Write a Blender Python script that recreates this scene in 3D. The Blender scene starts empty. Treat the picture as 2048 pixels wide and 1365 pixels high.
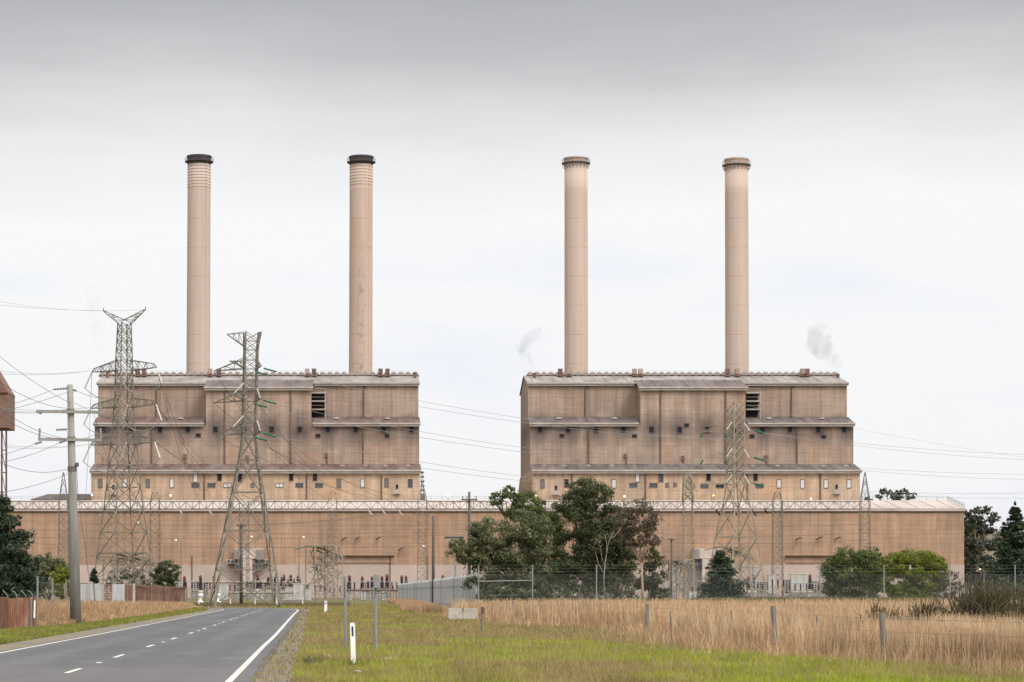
import bpy, math, random
import numpy as np
from mathutils import Vector
S = bpy.context.scene; C = S.collection
R = math.radians
random.seed(7); rng = np.random.default_rng(7)

# ------------------------------------------------------------------ camera, sky, sun
F, PX, HY, EYE = 4700.0, 720.0, 1185.0, 1.7          # focal length in photo pixels, principal column, horizon row, eye height
cd = bpy.data.cameras.new('camera'); cam = bpy.data.objects.new('camera', cd); C.objects.link(cam)
cam.location = (0, 0, EYE); cam.rotation_euler = (R(90), 0, 0)
cd.sensor_width = 36; cd.lens = 36*F/2048; cd.shift_x = (1024-PX)/2048; cd.shift_y = (HY-682.5)/2048
cd.clip_start = .5; cd.clip_end = 8000
S.camera = cam
S.view_settings.view_transform = 'Standard'; S.view_settings.look = 'None'
S.view_settings.exposure = 0; S.view_settings.gamma = 1
S.cycles.max_bounces = 6; S.cycles.transparent_max_bounces = 12; S.cycles.volume_bounces = 1
SKY_HIGH = 1.15
SUN = Vector((.45, -.62, .75)).normalized()

class NT:
    """short-hand for writing shader nodes"""
    def __init__(s, tree): s.t = tree; s.n = tree.nodes; s.l = tree.links
    def node(s, typ, **kw):
        n = s.n.new(typ)
        for k, v in kw.items(): setattr(n, k, v)
        return n
    def put(s, sock, v):
        if isinstance(v, bpy.types.NodeSocket): s.l.new(v, sock)
        elif isinstance(v, (tuple, list)): sock.default_value = tuple(v) + ((1,) if len(v) == 3 and len(sock.default_value) == 4 else ())
        else: sock.default_value = v
    def math(s, op, a, b=0., c=None, clamp=False):
        n = s.node('ShaderNodeMath', operation=op, use_clamp=clamp); s.put(n.inputs[0], a); s.put(n.inputs[1], b)
        if c is not None: s.put(n.inputs[2], c)
        return n.outputs[0]
    def mix(s, fac, a, b, mode='MIX'):
        n = s.node('ShaderNodeMix', data_type='RGBA', blend_type=mode)
        s.put(n.inputs[0], fac); s.put(n.inputs[6], a); s.put(n.inputs[7], b); return n.outputs[2]
    def rng(s, v, a, b, c=0., d=1., smooth=False):
        n = s.node('ShaderNodeMapRange'); n.interpolation_type = 'SMOOTHSTEP' if smooth else 'LINEAR'
        for i, q in enumerate((v, a, b, c, d)): s.put(n.inputs[i], q)
        return n.outputs[0]
    def noise(s, vec, scale, detail=3., rough=.55):
        n = s.node('ShaderNodeTexNoise'); s.put(n.inputs['Vector'], vec)
        n.inputs['Scale'].default_value = scale; n.inputs['Detail'].default_value = detail; n.inputs['Roughness'].default_value = rough
        return n.outputs['Fac']
    def map(s, vec, scale, loc=(0, 0, 0)):
        n = s.node('ShaderNodeMapping'); s.put(n.inputs['Vector'], vec); n.inputs['Scale'].default_value = scale; n.inputs['Location'].default_value = loc
        return n.outputs[0]
    def obj(s): return s.node('ShaderNodeTexCoord').outputs['Object']
    def xyz(s, v):
        n = s.node('ShaderNodeSeparateXYZ'); s.put(n.inputs[0], v); return n.outputs
    def ramp(s, v, stops):
        n = s.node('ShaderNodeValToRGB'); s.put(n.inputs[0], v); e = n.color_ramp.elements
        while len(e) < len(stops): e.new(.5)
        for el, (p, c) in zip(e, stops): el.position = p; el.color = tuple(c) + (1,)
        return n.outputs[0]

W = bpy.data.worlds.new('World'); S.world = W; W.use_nodes = True
W.node_tree.nodes.clear(); w = NT(W.node_tree)
gen = w.node('ShaderNodeTexCoord').outputs['Generated']
sky = w.node('ShaderNodeTexSky', sky_type='NISHITA'); sky.sun_disc = False
sky.sun_elevation = math.asin(SUN.z); sky.sun_rotation = math.atan2(SUN.x, SUN.y); sky.dust_density = 3
bands = w.noise(w.map(gen, (3, 3, 22)), 2.2, 6, .6)
soft = w.noise(w.map(gen, (1.5, 1.5, 6), (3, 1, 0)), 2.5, 3, .5)
gz = w.xyz(gen)
z = w.math('ADD', gz[2], w.math('MULTIPLY', w.math('SUBTRACT', bands, .5), .022))
z = w.math('ADD', z, w.math('MULTIPLY', w.math('SUBTRACT', soft, .5), .05))
cloud = w.ramp(z, [(0, (.955, .955, .97)), (.09, (.965, .97, .985)), (.160, (.985, .985, .985)), (.180, (.90, .90, .905)), (.203, (.735, .735, .74)),
                   (.222, (.575, .575, .585)), (.245, (.465, .465, .475)), (.30, (.46, .46, .47)), (.42, (.95, .95, .95)), (1, (1, 1, 1))])
blue = w.rng(w.noise(w.map(gen, (2, 2, 9), (5, 2, 1)), 3., 3), .50, .66)
cloud = w.mix(w.math('MULTIPLY', blue, w.rng(gz[2], .17, .13)), cloud, w.mix(1, cloud, (.93, .95, 1.0), 'MULTIPLY'))
dsun = w.math('ADD', w.math('ADD', w.math('MULTIPLY', gz[0], SUN.x), w.math('MULTIPLY', gz[1], SUN.y)), w.math('MULTIPLY', gz[2], SUN.z))
glow = w.rng(dsun, .15, 1., 0., 2.5, True)                      # the cloud deck is brightest round the hidden sun, behind the camera
amp = w.math('ADD', w.rng(gz[2], .28, .75, 1., 1+SKY_HIGH*.4), w.math('MULTIPLY', glow, w.rng(gz[2], .05, .35)))
bgc = w.node('ShaderNodeBackground'); w.put(bgc.inputs[0], cloud); w.put(bgc.inputs[1], amp)
bgs = w.node('ShaderNodeBackground'); w.put(bgs.inputs[0], sky.outputs[0]); bgs.inputs[1].default_value = .1
mx = w.node('ShaderNodeMixShader'); mx.inputs[0].default_value = .94
w.l.new(bgs.outputs[0], mx.inputs[1]); w.l.new(bgc.outputs[0], mx.inputs[2])
wo = w.node('ShaderNodeOutputWorld'); w.l.new(mx.outputs[0], wo.inputs[0])

sd = bpy.data.lights.new('sun', 'SUN'); sd.energy = 1.5; sd.angle = R(14); sd.color = (1, .95, .88)
so = bpy.data.objects.new('sun', sd); C.objects.link(so); so.rotation_euler = SUN.to_track_quat('Z', 'Y').to_euler()

# ------------------------------------------------------------------ helpers
def X(px, Y): return (px-PX)/F*Y
def Z(py, Y): return EYE+(HY-py)/F*Y
def P(px, py, Y): return Vector((X(px, Y), Y, Z(py, Y)))
def GY(py): return EYE*F/(py-HY)

class MB:
    def __init__(s): s.v = []; s.f = []; s.m = []
    def add(s, vs, fs, m=0):
        o = len(s.v); s.v += [tuple(q) for q in vs]; s.f += [tuple(i+o for i in f) for f in fs]; s.m += [m]*len(fs); return s
    def box(s, x0, x1, y0, y1, z0, z1, m=0):
        return s.add([(x, y, z) for z in (z0, z1) for y in (y0, y1) for x in (x0, x1)],
                     [(0, 2, 3, 1), (4, 5, 7, 6), (0, 1, 5, 4), (2, 6, 7, 3), (0, 4, 6, 2), (1, 3, 7, 5)], m)
    def bar(s, a, b, wd, h=None, m=0):
        a = Vector(a); b = Vector(b); d = (b-a)
        if d.length < 1e-6: return s
        d.normalize(); up = Vector((0, 0, 1)) if abs(d.z) < .9 else Vector((0, 1, 0))
        u = d.cross(up).normalized()*wd/2; t = u.cross(d).normalized()*(h or wd)/2
        return s.add([p+q for p in (a, b) for q in (u+t, u-t, -u-t, -u+t)],
                     [(0, 1, 2, 3), (7, 6, 5, 4)] + [(i, 4+i, 4+(i+1) % 4, (i+1) % 4) for i in range(4)], m)
    def tube(s, pts, rad, n=6, m=0):
        pts = [Vector(p) for p in pts]; k = len(pts); rad = rad if isinstance(rad, (list, tuple)) else [rad]*k
        vs = []; u = None
        for i, p in enumerate(pts):
            d = (pts[min(i+1, k-1)]-pts[max(i-1, 0)]).normalized()
            if u is None: u = d.cross(Vector((0, 1, 0)) if abs(d.y) < .9 else Vector((1, 0, 0))).normalized()
            u = (u-d*u.dot(d)).normalized(); t = d.cross(u)
            vs += [p+(u*math.cos(2*math.pi*j/n)+t*math.sin(2*math.pi*j/n))*rad[i] for j in range(n)]
        fs = [(i*n+j, i*n+(j+1) % n, (i+1)*n+(j+1) % n, (i+1)*n+j) for i in range(k-1) for j in range(n)]
        fs += [tuple(range(n))[::-1], tuple((k-1)*n+j for j in range(n))]
        return s.add(vs, fs, m)
    def lathe(s, c, prof, n=24, m=0, lean=(0, 0)):
        c = Vector(c); h = max(p[1] for p in prof) or 1
        vs = [c+Vector((r*math.cos(2*math.pi*j/n)+lean[0]*zz/h, r*math.sin(2*math.pi*j/n)+lean[1]*zz/h, zz)) for r, zz in prof for j in range(n)]
        k = len(prof)
        fs = [(i*n+j, i*n+(j+1) % n, (i+1)*n+(j+1) % n, (i+1)*n+j) for i in range(k-1) for j in range(n)]
        fs += [tuple(range(n))[::-1], tuple((k-1)*n+j for j in range(n))]
        return s.add(vs, fs, m)
    def prism(s, prof, x0, x1, m=0):            # profile of (y, z) swept along x
        k = len(prof)
        return s.add([(x, y, zz) for x in (x0, x1) for y, zz in prof],
                     [tuple(range(k)), tuple(range(2*k-1, k-1, -1))] + [(i, k+i, k+(i+1) % k, (i+1) % k) for i in range(k)], m)
    def build(s, name, mats, parent=None, origin=None, smooth=False):
        o3 = Vector(origin) if origin is not None else (parent_base(parent) if parent else Vector())
        me = bpy.data.meshes.new(name); me.from_pydata([tuple(Vector(q)-o3) for q in s.v], [], s.f)
        mats = mats if isinstance(mats, (list, tuple)) else [mats]
        for q in mats: me.materials.append(q)
        if len(mats) > 1: me.polygons.foreach_set('material_index', s.m)
        if smooth: me.polygons.foreach_set('use_smooth', [True]*len(me.polygons))
        me.update()
        o = bpy.data.objects.new(name, me); C.objects.link(o)
        if parent: o.parent = parent
        else: o.location = o3
        return o
BASE = {}
def parent_base(p):
    b = Vector()
    while p is not None: b = b+p.location; p = p.parent
    return b
def tag(o, label, cat, group=None):
    o['label'] = label; o['category'] = cat
    if group: o['group'] = group
    return o
def thing(name, label, cat, loc, group=None):
    o = bpy.data.objects.new(name, None); C.objects.link(o); o.location = loc; o.empty_display_size = .5
    return tag(o, label, cat, group)
def dup(o, loc=None, label=None, parent=None, rz=None, sc=None):
    c = o.copy(); C.objects.link(c)
    if parent: c.parent = parent
    elif loc is not None:
        c.location = loc; c['label'] = label
        if rz is not None: c.rotation_euler = (0, 0, rz)
        if sc is not None: c.scale = (sc, sc, sc) if not isinstance(sc, tuple) else sc
    for ch in list(o.children): dup(ch, None, None, c)
    return c
def npmesh(name, co, k, mats, kind=None, parent=None, origin=None):
    """co: (n*k, 3) corner positions of n separate k-gons"""
    o3 = np.array(origin if origin is not None else (parent_base(parent) if parent else (0, 0, 0)), dtype=float)
    co = (np.asarray(co)-o3).astype(np.float32); n = len(co)//k
    me = bpy.data.meshes.new(name); me.vertices.add(n*k); me.vertices.foreach_set('co', co.ravel())
    me.loops.add(n*k); me.loops.foreach_set('vertex_index', np.arange(n*k, dtype=np.int32))
    me.polygons.add(n); me.polygons.foreach_set('loop_start', np.arange(0, n*k, k, dtype=np.int32))
    me.update(calc_edges=True); me.materials.append(mats)
    o = bpy.data.objects.new(name, me); C.objects.link(o)
    if parent: o.parent = parent
    if kind: o['kind'] = kind
    return o

def newmat(name):
    m = bpy.data.materials.new(name); m.use_nodes = True; m.node_tree.nodes.clear(); t = NT(m.node_tree)
    b = t.node('ShaderNodeBsdfPrincipled'); o = t.node('ShaderNodeOutputMaterial'); t.l.new(b.outputs[0], o.inputs[0])
    return m, t, b, o
def mat(name, col, rough=.8, var=.22, scale=1.5, metal=0., spec=.3, stain=None, streak=(1, 1, 1)):
    m, t, b, o = newmat(name)
    ob = t.map(t.obj(), streak)
    n1 = t.noise(ob, scale, 5, .6)
    c = t.mix(t.rng(n1, .3, .7), [q*(1-var) for q in col], [min(1, q*(1+var)) for q in col])
    if stain: c = t.mix(t.rng(t.noise(ob, scale*.45, 4, .65), .48, .68), c, stain)
    t.put(b.inputs['Base Color'], c); b.inputs['Roughness'].default_value = rough; b.inputs['Metallic'].default_value = metal
    b.inputs['Specular IOR Level'].default_value = spec
    return m
def leafmat(name, cols, trans=.25):
    m, t, b, o = newmat(name)
    rnd = t.node('ShaderNodeNewGeometry').outputs['Random Per Island']
    k = len(cols); av = [sum(q[j] for q in cols)/k for j in range(3)]; cols = [[.5*q[j]+.5*av[j] for j in range(3)] for q in cols]; c = t.ramp(rnd, [(i/(k-1), q) for i, q in enumerate(cols)])
    big = t.noise(t.obj(), .55, 3); c = t.mix(1, c, t.mix(t.rng(big, .32, .68), (.68, .70, .66), (1.25, 1.22, 1.1)), 'MULTIPLY')
    t.put(b.inputs['Base Color'], c); b.inputs['Roughness'].default_value = .55; b.inputs['Specular IOR Level'].default_value = .25
    tr = t.node('ShaderNodeBsdfTranslucent'); t.put(tr.inputs[0], c)
    mxs = t.node('ShaderNodeMixShader'); mxs.inputs[0].default_value = trans
    t.l.new(b.outputs[0], mxs.inputs[1]); t.l.new(tr.outputs[0], mxs.inputs[2]); t.l.new(mxs.outputs[0], o.inputs[0])
    return m

def wallmat(name, ca, cb, course, panel, rust, streakamt, soot=None, linew=.85, tier=None):
    """rendered concrete panels: courses, panel joints, vertical weather streaks, rust runs and soot blown from vents"""
    m, t, b, o = newmat(name); ob = t.obj(); q = t.xyz(ob)
    big = t.noise(t.map(ob, (.035, .035, .05)), 1, 4, .6)
    c = t.mix(t.rng(big, .35, .65), ca, cb)
    st = t.noise(t.map(ob, (.55, .55, .035)), 1, 5, .65)
    c = t.mix(1, c, t.mix(t.rng(st, .3, .7), (1-streakamt,)*3, (1+streakamt*.6,)*3), 'MULTIPLY')
    st2 = t.noise(t.map(ob, (1.9, 1.9, .06), (9, 4, 2)), 1, 3, .6)
    c = t.mix(1, c, t.mix(t.rng(st2, .3, .7), (.9, .9, .9), (1.07, 1.06, 1.05)), 'MULTIPLY')
    ru = t.noise(t.map(ob, (.12, .12, .02), (31, 7, 5)), 1, 4, .7)
    c = t.mix(t.math('MULTIPLY', t.rng(ru, .50, .70), .7), c, rust)
    fz = t.math('FRACT', t.math('DIVIDE', q[2], course)); fx = t.math('FRACT', t.math('DIVIDE', q[0], panel))
    tone = t.noise(t.map(ob, (.16, .16, 1/course)), 1, 1)
    wob = t.rng(t.noise(ob, .4, 2), .3, .7, .55, 1.)
    lz = t.math('MULTIPLY', t.math('LESS_THAN', fz, .11), wob); lx = t.math('MULTIPLY', t.math('LESS_THAN', fx, .05), wob)
    c = t.mix(lz, c, t.mix(1, c, (linew,)*3, 'MULTIPLY')); c = t.mix(lx, c, t.mix(1, c, (linew+.02,)*3, 'MULTIPLY'))
    c = t.mix(1, c, t.mix(t.rng(tone, .3, .7), (.93, .93, .93), (1.05, 1.05, 1.05)), 'MULTIPLY')
    wn = t.node('ShaderNodeTexWhiteNoise', noise_dimensions='2D'); cv = t.node('ShaderNodeCombineXYZ'); t.put(cv.inputs[0], t.math('FLOOR', t.math('DIVIDE', q[0], panel))); t.put(cv.inputs[1], t.math('FLOOR', t.math('DIVIDE', q[2], course*3))); t.put(wn.inputs['Vector'], cv.outputs[0])
    c = t.mix(1, c, t.mix(wn.outputs['Value'], (.925, .92, .915), (1.065, 1.06, 1.055)), 'MULTIPLY')
    if tier: c = t.mix(t.math('LESS_THAN', q[2], tier), t.mix(1, c, (.93, .915, .93), 'MULTIPLY'), t.mix(1, c, (1.2, 1.15, 1.05), 'MULTIPLY'))   # the lowest storey was recoated
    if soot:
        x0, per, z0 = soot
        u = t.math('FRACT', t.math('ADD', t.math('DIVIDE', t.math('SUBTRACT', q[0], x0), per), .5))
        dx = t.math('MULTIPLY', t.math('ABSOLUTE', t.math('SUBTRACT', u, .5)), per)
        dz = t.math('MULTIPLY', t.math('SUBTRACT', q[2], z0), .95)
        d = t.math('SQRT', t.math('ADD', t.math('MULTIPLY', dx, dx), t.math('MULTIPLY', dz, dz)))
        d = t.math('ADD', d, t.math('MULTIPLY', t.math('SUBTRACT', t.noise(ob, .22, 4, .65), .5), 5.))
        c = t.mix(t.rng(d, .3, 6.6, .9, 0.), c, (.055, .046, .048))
    t.put(b.inputs['Base Color'], c); b.inputs['Roughness'].default_value = .9; b.inputs['Specular IOR Level'].default_value = .15
    bp = t.node('ShaderNodeBump'); bp.inputs['Strength'].default_value = .25; bp.inputs['Distance'].default_value = .3
    t.put(bp.inputs['Height'], t.math('SUBTRACT', t.noise(ob, 1.2, 4), lz)); t.l.new(bp.outputs[0], b.inputs['Normal'])
    return m

def emit(name, col, s):
    m, t, b, o = newmat(name); t.put(b.inputs['Base Color'], col); t.put(b.inputs['Emission Color'], col); b.inputs['Emission Strength'].default_value = s
    return m

def islandmat(name, cols, rough=.6):
    m, t, b, o = newmat(name); rnd = t.node('ShaderNodeNewGeometry').outputs['Random Per Island']; k = len(cols)
    c = t.ramp(rnd, [(i/(k-1), q) for i, q in enumerate(cols)]); c = t.mix(1, c, t.mix(t.rng(t.noise(t.map(t.obj(), (2, 2, .5)), 1, 4), .3, .7), (.75,)*3, (1.2,)*3), 'MULTIPLY')
    t.put(b.inputs['Base Color'], c); b.inputs['Roughness'].default_value = rough; return m
K = dict(
    steel=mat('galvanised_steel', (.14, .122, .098), .65, .35, .8, 0), steeld=mat('weathered_steel', (.13, .115, .095), .7, .35, .8),
    steell=mat('pale_tan_steel', (.22, .18, .135), .65, .3, .6), zinc=mat('zinc_post', (.19, .195, .19), .6, .15, 4),
    palis=islandmat('palisade_zinc', [(.11, .112, .11), (.20, .205, .2), (.26, .265, .26), (.15, .15, .147)]), concrete=mat('pole_concrete', (.21, .20, .18), .85, .22, 2.5, streak=(3, 3, .25)),
    block=mat('cast_concrete', (.36, .33, .28), .9, .25, 2.5, stain=(.22, .2, .17)), timber=mat('pole_timber', (.075, .065, .058), .9, .3, 3, streak=(5, 5, .3)),
    post=mat('grey_timber', (.17, .14, .12), .9, .35, 5, streak=(4, 4, .4)), rustwall=mat('rusty_sheet', (.20, .09, .055), .85, .45, 1.6, stain=(.30, .22, .18), streak=(2, 2, .5)),
    rustd=mat('dark_rusty_sheet', (.13, .065, .045), .85, .4, 1.6, stain=(.2, .14, .11), streak=(2, 2, .4)), tin=mat('grey_sheet', (.36, .36, .35), .6, .22, .9, .1, stain=(.26, .22, .19), streak=(1.5, 1.5, .3)),
    slat=mat('brown_slats', (.18, .115, .085), .85, .3, 2), white=mat('white_paint', (.70, .70, .67), .55, .15, 5, stain=(.60, .58, .52)), offwhite=mat('off_white_paint', (.37, .355, .325), .6, .25, 1),
    pinkwhite=mat('pale_render', (.42, .34, .29), .9, .15, .4), grey=mat('grey_render', (.20, .175, .165), .9, .15, .5), dark=mat('dark_glass_and_recess_shade', (.014, .013, .016), .5, .3, .5, spec=.12),
    bluegl=mat('blue_glass', (.05, .065, .075), .4, .3, .6, spec=.2), greygl=mat('grey_glass', (.11, .105, .105), .35, .3, .6), blind=mat('white_blind', (.46, .44, .42), .7, .15, .6),
    frame=mat('window_frame', (.10, .08, .07), .8, .2, 1), rooft=mat('tier_roof', (.105, .066, .055), .85, .4, .35, stain=(.15, .125, .115), streak=(1, .2, 1)),
    rooft2=mat('tier_roof_grey', (.095, .075, .069), .85, .4, .35, stain=(.13, .105, .098), streak=(1, .2, 1)), roofp=mat('upper_roof', (.215, .19, .173), .85, .3, .25, stain=(.16, .13, .115), streak=(1, .25, 1)),
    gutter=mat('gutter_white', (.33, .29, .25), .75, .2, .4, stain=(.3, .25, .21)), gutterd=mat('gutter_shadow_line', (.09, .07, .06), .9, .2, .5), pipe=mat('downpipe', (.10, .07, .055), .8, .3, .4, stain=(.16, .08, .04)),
    ventb=mat('brown_vent', (.13, .075, .06), .8, .3, .8), ventp=mat('pinkish_vent', (.30, .22, .19), .8, .25, .8), ventt=mat('tan_vent', (.25, .19, .14), .8, .25, .8), mound=mat('ridge_vent', (.23, .19, .17), .8, .25, .3),
    fascia=mat('hall_fascia', (.38, .32, .275), .8, .15, .2, stain=(.29, .235, .20)), hallroof=mat('hall_roof', (.35, .295, .265), .85, .15, .12, stain=(.29, .24, .215)),
    plinth=mat('hall_plinth', (.36, .285, .245), .9, .14, .09, stain=(.29, .225, .195), streak=(1, 1, .5)), capd=mat('chimney_cap_dark', (.055, .045, .045), .85, .3, .4), ring=mat('chimney_ring', (.12, .105, .1), .7, .2, .5),
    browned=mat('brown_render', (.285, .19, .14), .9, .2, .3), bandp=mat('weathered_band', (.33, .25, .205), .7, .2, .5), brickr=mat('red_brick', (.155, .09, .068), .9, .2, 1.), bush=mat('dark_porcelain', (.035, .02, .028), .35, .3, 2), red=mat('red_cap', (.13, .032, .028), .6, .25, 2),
    green=mat('green_glass_insulator', (.02, .11, .06), .3, .25, 2), pale=mat('pale_insulator', (.50, .47, .43), .5, .15, 2), cable=mat('dark_cable', (.075, .068, .062), .7, .1, 1), cablel=mat('grey_cable', (.22, .21, .20), .7, .1, 1),
    trunkg=mat('grey_bark', (.16, .125, .10), .9, .35, 2.5, streak=(2, 2, .5)), trunkg2=mat('weathered_bark', (.26, .21, .17), .9, .3, 2.5), trunkr=mat('pink_bark', (.27, .175, .13), .9, .35, 2.5, streak=(2, 2, .4)), trunkd=mat('dark_bark', (.06, .045, .038), .9, .35, 2.5, streak=(2, 2, .5)),
    trunkp=mat('pale_bark', (.38, .27, .21), .85, .25, 2, streak=(2, 2, .4)), bird=mat('black_feathers', (.012, .012, .014), .5, .2, 8), lampw=emit('lit_white_lamp', (1, .93, .75), 6), lampy=emit('lit_yellow_lamp', (1, .62, .12), 5),
    lens=mat('black_reflector', (.03, .035, .045), .3, .1, 5), brownsteel=mat('brown_steel', (.10, .06, .05), .7, .2, 1), soil=mat('bare_earth', (.14, .10, .07), .95, .3, .6),
)

# ------------------------------------------------------------------ ground, road
def groundmat():
    m, t, b, o = newmat('ground_soil'); ob = t.obj()
    n1 = t.noise(ob, .12, 5, .6); n2 = t.noise(ob, 3.5, 5, .7)
    c = t.mix(t.rng(n1, .38, .62), (.105, .10, .032), (.13, .105, .055)); c = t.mix(1, c, t.mix(t.rng(n2, .25, .75), (.6, .6, .55), (1.3, 1.3, 1.25)), 'MULTIPLY')
    t.put(b.inputs['Base Color'], c); b.inputs['Roughness'].default_value = .95; b.inputs['Specular IOR Level'].default_value = .1
    return m
def roadmat():
    m, t, b, o = newmat('worn_asphalt'); ob = t.obj()
    n1 = t.noise(t.map(ob, (.5, .06, 1)), 1, 4, .6); n2 = t.noise(ob, 14, 4, .8); n3 = t.noise(ob, .8, 5, .65)
    c = t.mix(t.rng(n1, .3, .7), (.066, .065, .069), (.092, .089, .092))
    c = t.mix(1, c, t.mix(t.rng(n2, .25, .75), (.62, .62, .62), (1.35, 1.35, 1.35)), 'MULTIPLY'); c = t.mix(1, c, t.mix(t.rng(n3, .3, .7), (.86, .86, .86), (1.12, 1.12, 1.12)), 'MULTIPLY')
    q = t.xyz(ob); lat = t.math('ADD', t.math('ADD', q[0], 5.19), t.math('MULTIPLY', q[1], .0191))
    tr_ = t.math('COSINE', t.math('MULTIPLY', lat, 3.6)); c = t.mix(1, c, t.mix(t.rng(t.math('ADD', tr_, t.math('MULTIPLY', n1, 1.2)), -.8, 1.8), (.90, .90, .90), (1.07, 1.07, 1.06)), 'MULTIPLY')
    st_ = t.noise(t.map(ob, (1.2, .25, 1), (7, 3, 0)), 1, 5, .7); c = t.mix(t.math('MULTIPLY', t.rng(st_, .60, .72), .45), c, (.05, .049, .05))
    edge = t.math('ADD', q[1], t.math('MULTIPLY', t.noise(ob, .7, 3), .6))
    patch = t.math('LESS_THAN', edge, 52.6)                                  # an older reseal ends across the road here
    c = t.mix(t.math('MULTIPLY', patch, .55), c, (.105, .094, .091))
    vor = t.node('ShaderNodeTexVoronoi', feature='DISTANCE_TO_EDGE'); t.put(vor.inputs['Vector'], t.map(ob, (.22, .09, 1))); vor.inputs['Scale'].default_value = 1.
    crack = t.math('MULTIPLY', t.math('LESS_THAN', vor.outputs['Distance'], .006), t.rng(t.noise(ob, .15, 2), .5, .6)); c = t.mix(t.math('MULTIPLY', crack, .5), c, (.035, .035, .036))
    t.put(b.inputs['Base Color'], c); b.inputs['Roughness'].default_value = .85; b.inputs['Specular IOR Level'].default_value = .25
    bp = t.node('ShaderNodeBump'); bp.inputs['Strength'].default_value = .4; bp.inputs['Distance'].default_value = .01; t.put(bp.inputs['Height'], n2); t.l.new(bp.outputs[0], b.inputs['Normal'])
    return m
def gravelmat():
    m, t, b, o = newmat('gravel_shoulder'); ob = t.obj()
    v = t.node('ShaderNodeTexVoronoi'); t.put(v.inputs['Vector'], ob); v.inputs['Scale'].default_value = 16
    g = t.xyz(v.outputs['Color']); c = t.mix(g[0], (.070, .060, .050), (.135, .115, .095))
    n = t.noise(ob, .6, 4, .7); c = t.mix(t.rng(n, .46, .60), c, (.15, .115, .045))
    t.put(b.inputs['Base Color'], c); b.inputs['Roughness'].default_value = .95
    return m
def paintmat():
    m, t, b, o = newmat('worn_road_paint'); ob = t.obj(); n = t.noise(ob, 9, 5, .75)
    t.put(b.inputs['Base Color'], t.mix(t.rng(n, .52, .70), (.46, .44, .39), (.14, .135, .13))); b.inputs['Roughness'].default_value = .7
    return m
K['road'] = roadmat(); K['gravel'] = gravelmat(); K['paint'] = paintmat(); K['ground'] = groundmat()

def struct(o): o['kind'] = 'structure'; return o
nx, ny = 60, 60
m = MB(); gx = np.linspace(-900, 1400, nx); gy = np.concatenate([np.linspace(-60, 400, 30), np.linspace(450, 5000, 30)])
m.add([(x, y, 0) for y in gy for x in gx], [(j*nx+i, j*nx+i+1, (j+1)*nx+i+1, (j+1)*nx+i) for j in range(ny-1) for i in range(nx-1)])
struct(m.build('ground', K['ground']))

def cat(pts, n=14):
    pts = [Vector((p[0], p[1], 0)) for p in pts]; out = []
    for i in range(len(pts)-1):
        a, b, c_, d = pts[max(i-1, 0)], pts[i], pts[i+1], pts[min(i+2, len(pts)-1)]
        for k in range(n):
            t = k/n; out.append(.5*((2*b)+(c_-a)*t+(2*a-5*b+4*c_-d)*t*t+(3*b-a-3*c_+d)*t**3))
    out.append(pts[-1]); return out
ROAD = cat([(-5.0, -20), (-5.45, 10), (-6.13, 49), (-6.57, 72.6), (-6.95, 95), (-7.85, 140), (-8.75, 186), (-9.2, 212), (-10.0, 232), (-12.6, 247), (-18.5, 257), (-30, 262), (-60, 266), (-120, 268)])
def offs(o0):
    out = []
    for i, p in enumerate(ROAD):
        d = (ROAD[min(i+1, len(ROAD)-1)]-ROAD[max(i-1, 0)]).normalized(); out.append(p+Vector((d.y, -d.x, 0))*o0)
    return out
def ribbon(name, a, b, zz, mt, i0=0, i1=None, kind=True):
    A, B = offs(a)[i0:i1], offs(b)[i0:i1]; k = len(A); mm = MB()
    mm.add([(p.x, p.y, zz) for p in A]+[(p.x, p.y, zz) for p in B], [(i, k+i, k+i+1, i+1) for i in range(k-1)])
    o = mm.build(name, mt)
    return struct(o) if kind else o
ribbon('gravel_shoulder', 3.2, 5.35, .005, K['gravel'])
ribbon('gravel_shoulder', -5.6, -3.3, .005, K['gravel'])
ribbon('road', -3.8, 4.05, .012, K['road'])
ribbon('road_edge_line', 3.50, 3.64, .016, K['paint'])
ribbon('road_edge_line', -3.62, -3.50, .016, K['paint'])
# centre line dashes, 3 m in every 11.7 m, laid along the road
acc = [0.]
for i in range(1, len(ROAD)): acc.append(acc[-1]+(ROAD[i]-ROAD[i-1]).length)
def along(s):
    for i in range(1, len(ROAD)):
        if acc[i] >= s:
            t = (s-acc[i-1])/(acc[i]-acc[i-1]); return ROAD[i-1].lerp(ROAD[i], t)
    return ROAD[-1]
s49 = next(a for a, p in zip(acc, ROAD) if p.y >= 47.4); mk = MB(); rp = MB()
for k in range(-4, 26):
    s = s49+11.7*k; pts = [along(s+q*.6) for q in range(6)]
    for a, b in zip(pts, pts[1:]):
        d = (b-a).normalized(); u = Vector((d.y, -d.x, 0))*.06
        mk.add([(q.x, q.y, .0165) for q in (a-u, a+u, b+u, b-u)], [(0, 1, 2, 3)])
    if k % 2 == 0:
        q = along(s+7.2); rp.add([(q.x-.05+dx, q.y-.05+dy, zz) for zz, e in ((.012, 0), (.03, .02)) for dx, dy in ((e, e), (.14-e, e), (.14-e, .12-e), (e, .12-e))],
               [(4, 5, 6, 7), (0, 1, 5, 4), (1, 2, 6, 5), (2, 3, 7, 6), (3, 0, 4, 7)])
struct(mk.build('road_centre_line', K['paint'])); struct(rp.build('road_markings', K['offwhite']))
m = MB(); m.box(X(520, 281), X(612, 281), 276, 286, -.5, .12); struct(m.build('bare_ground', K['soil']))
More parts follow.
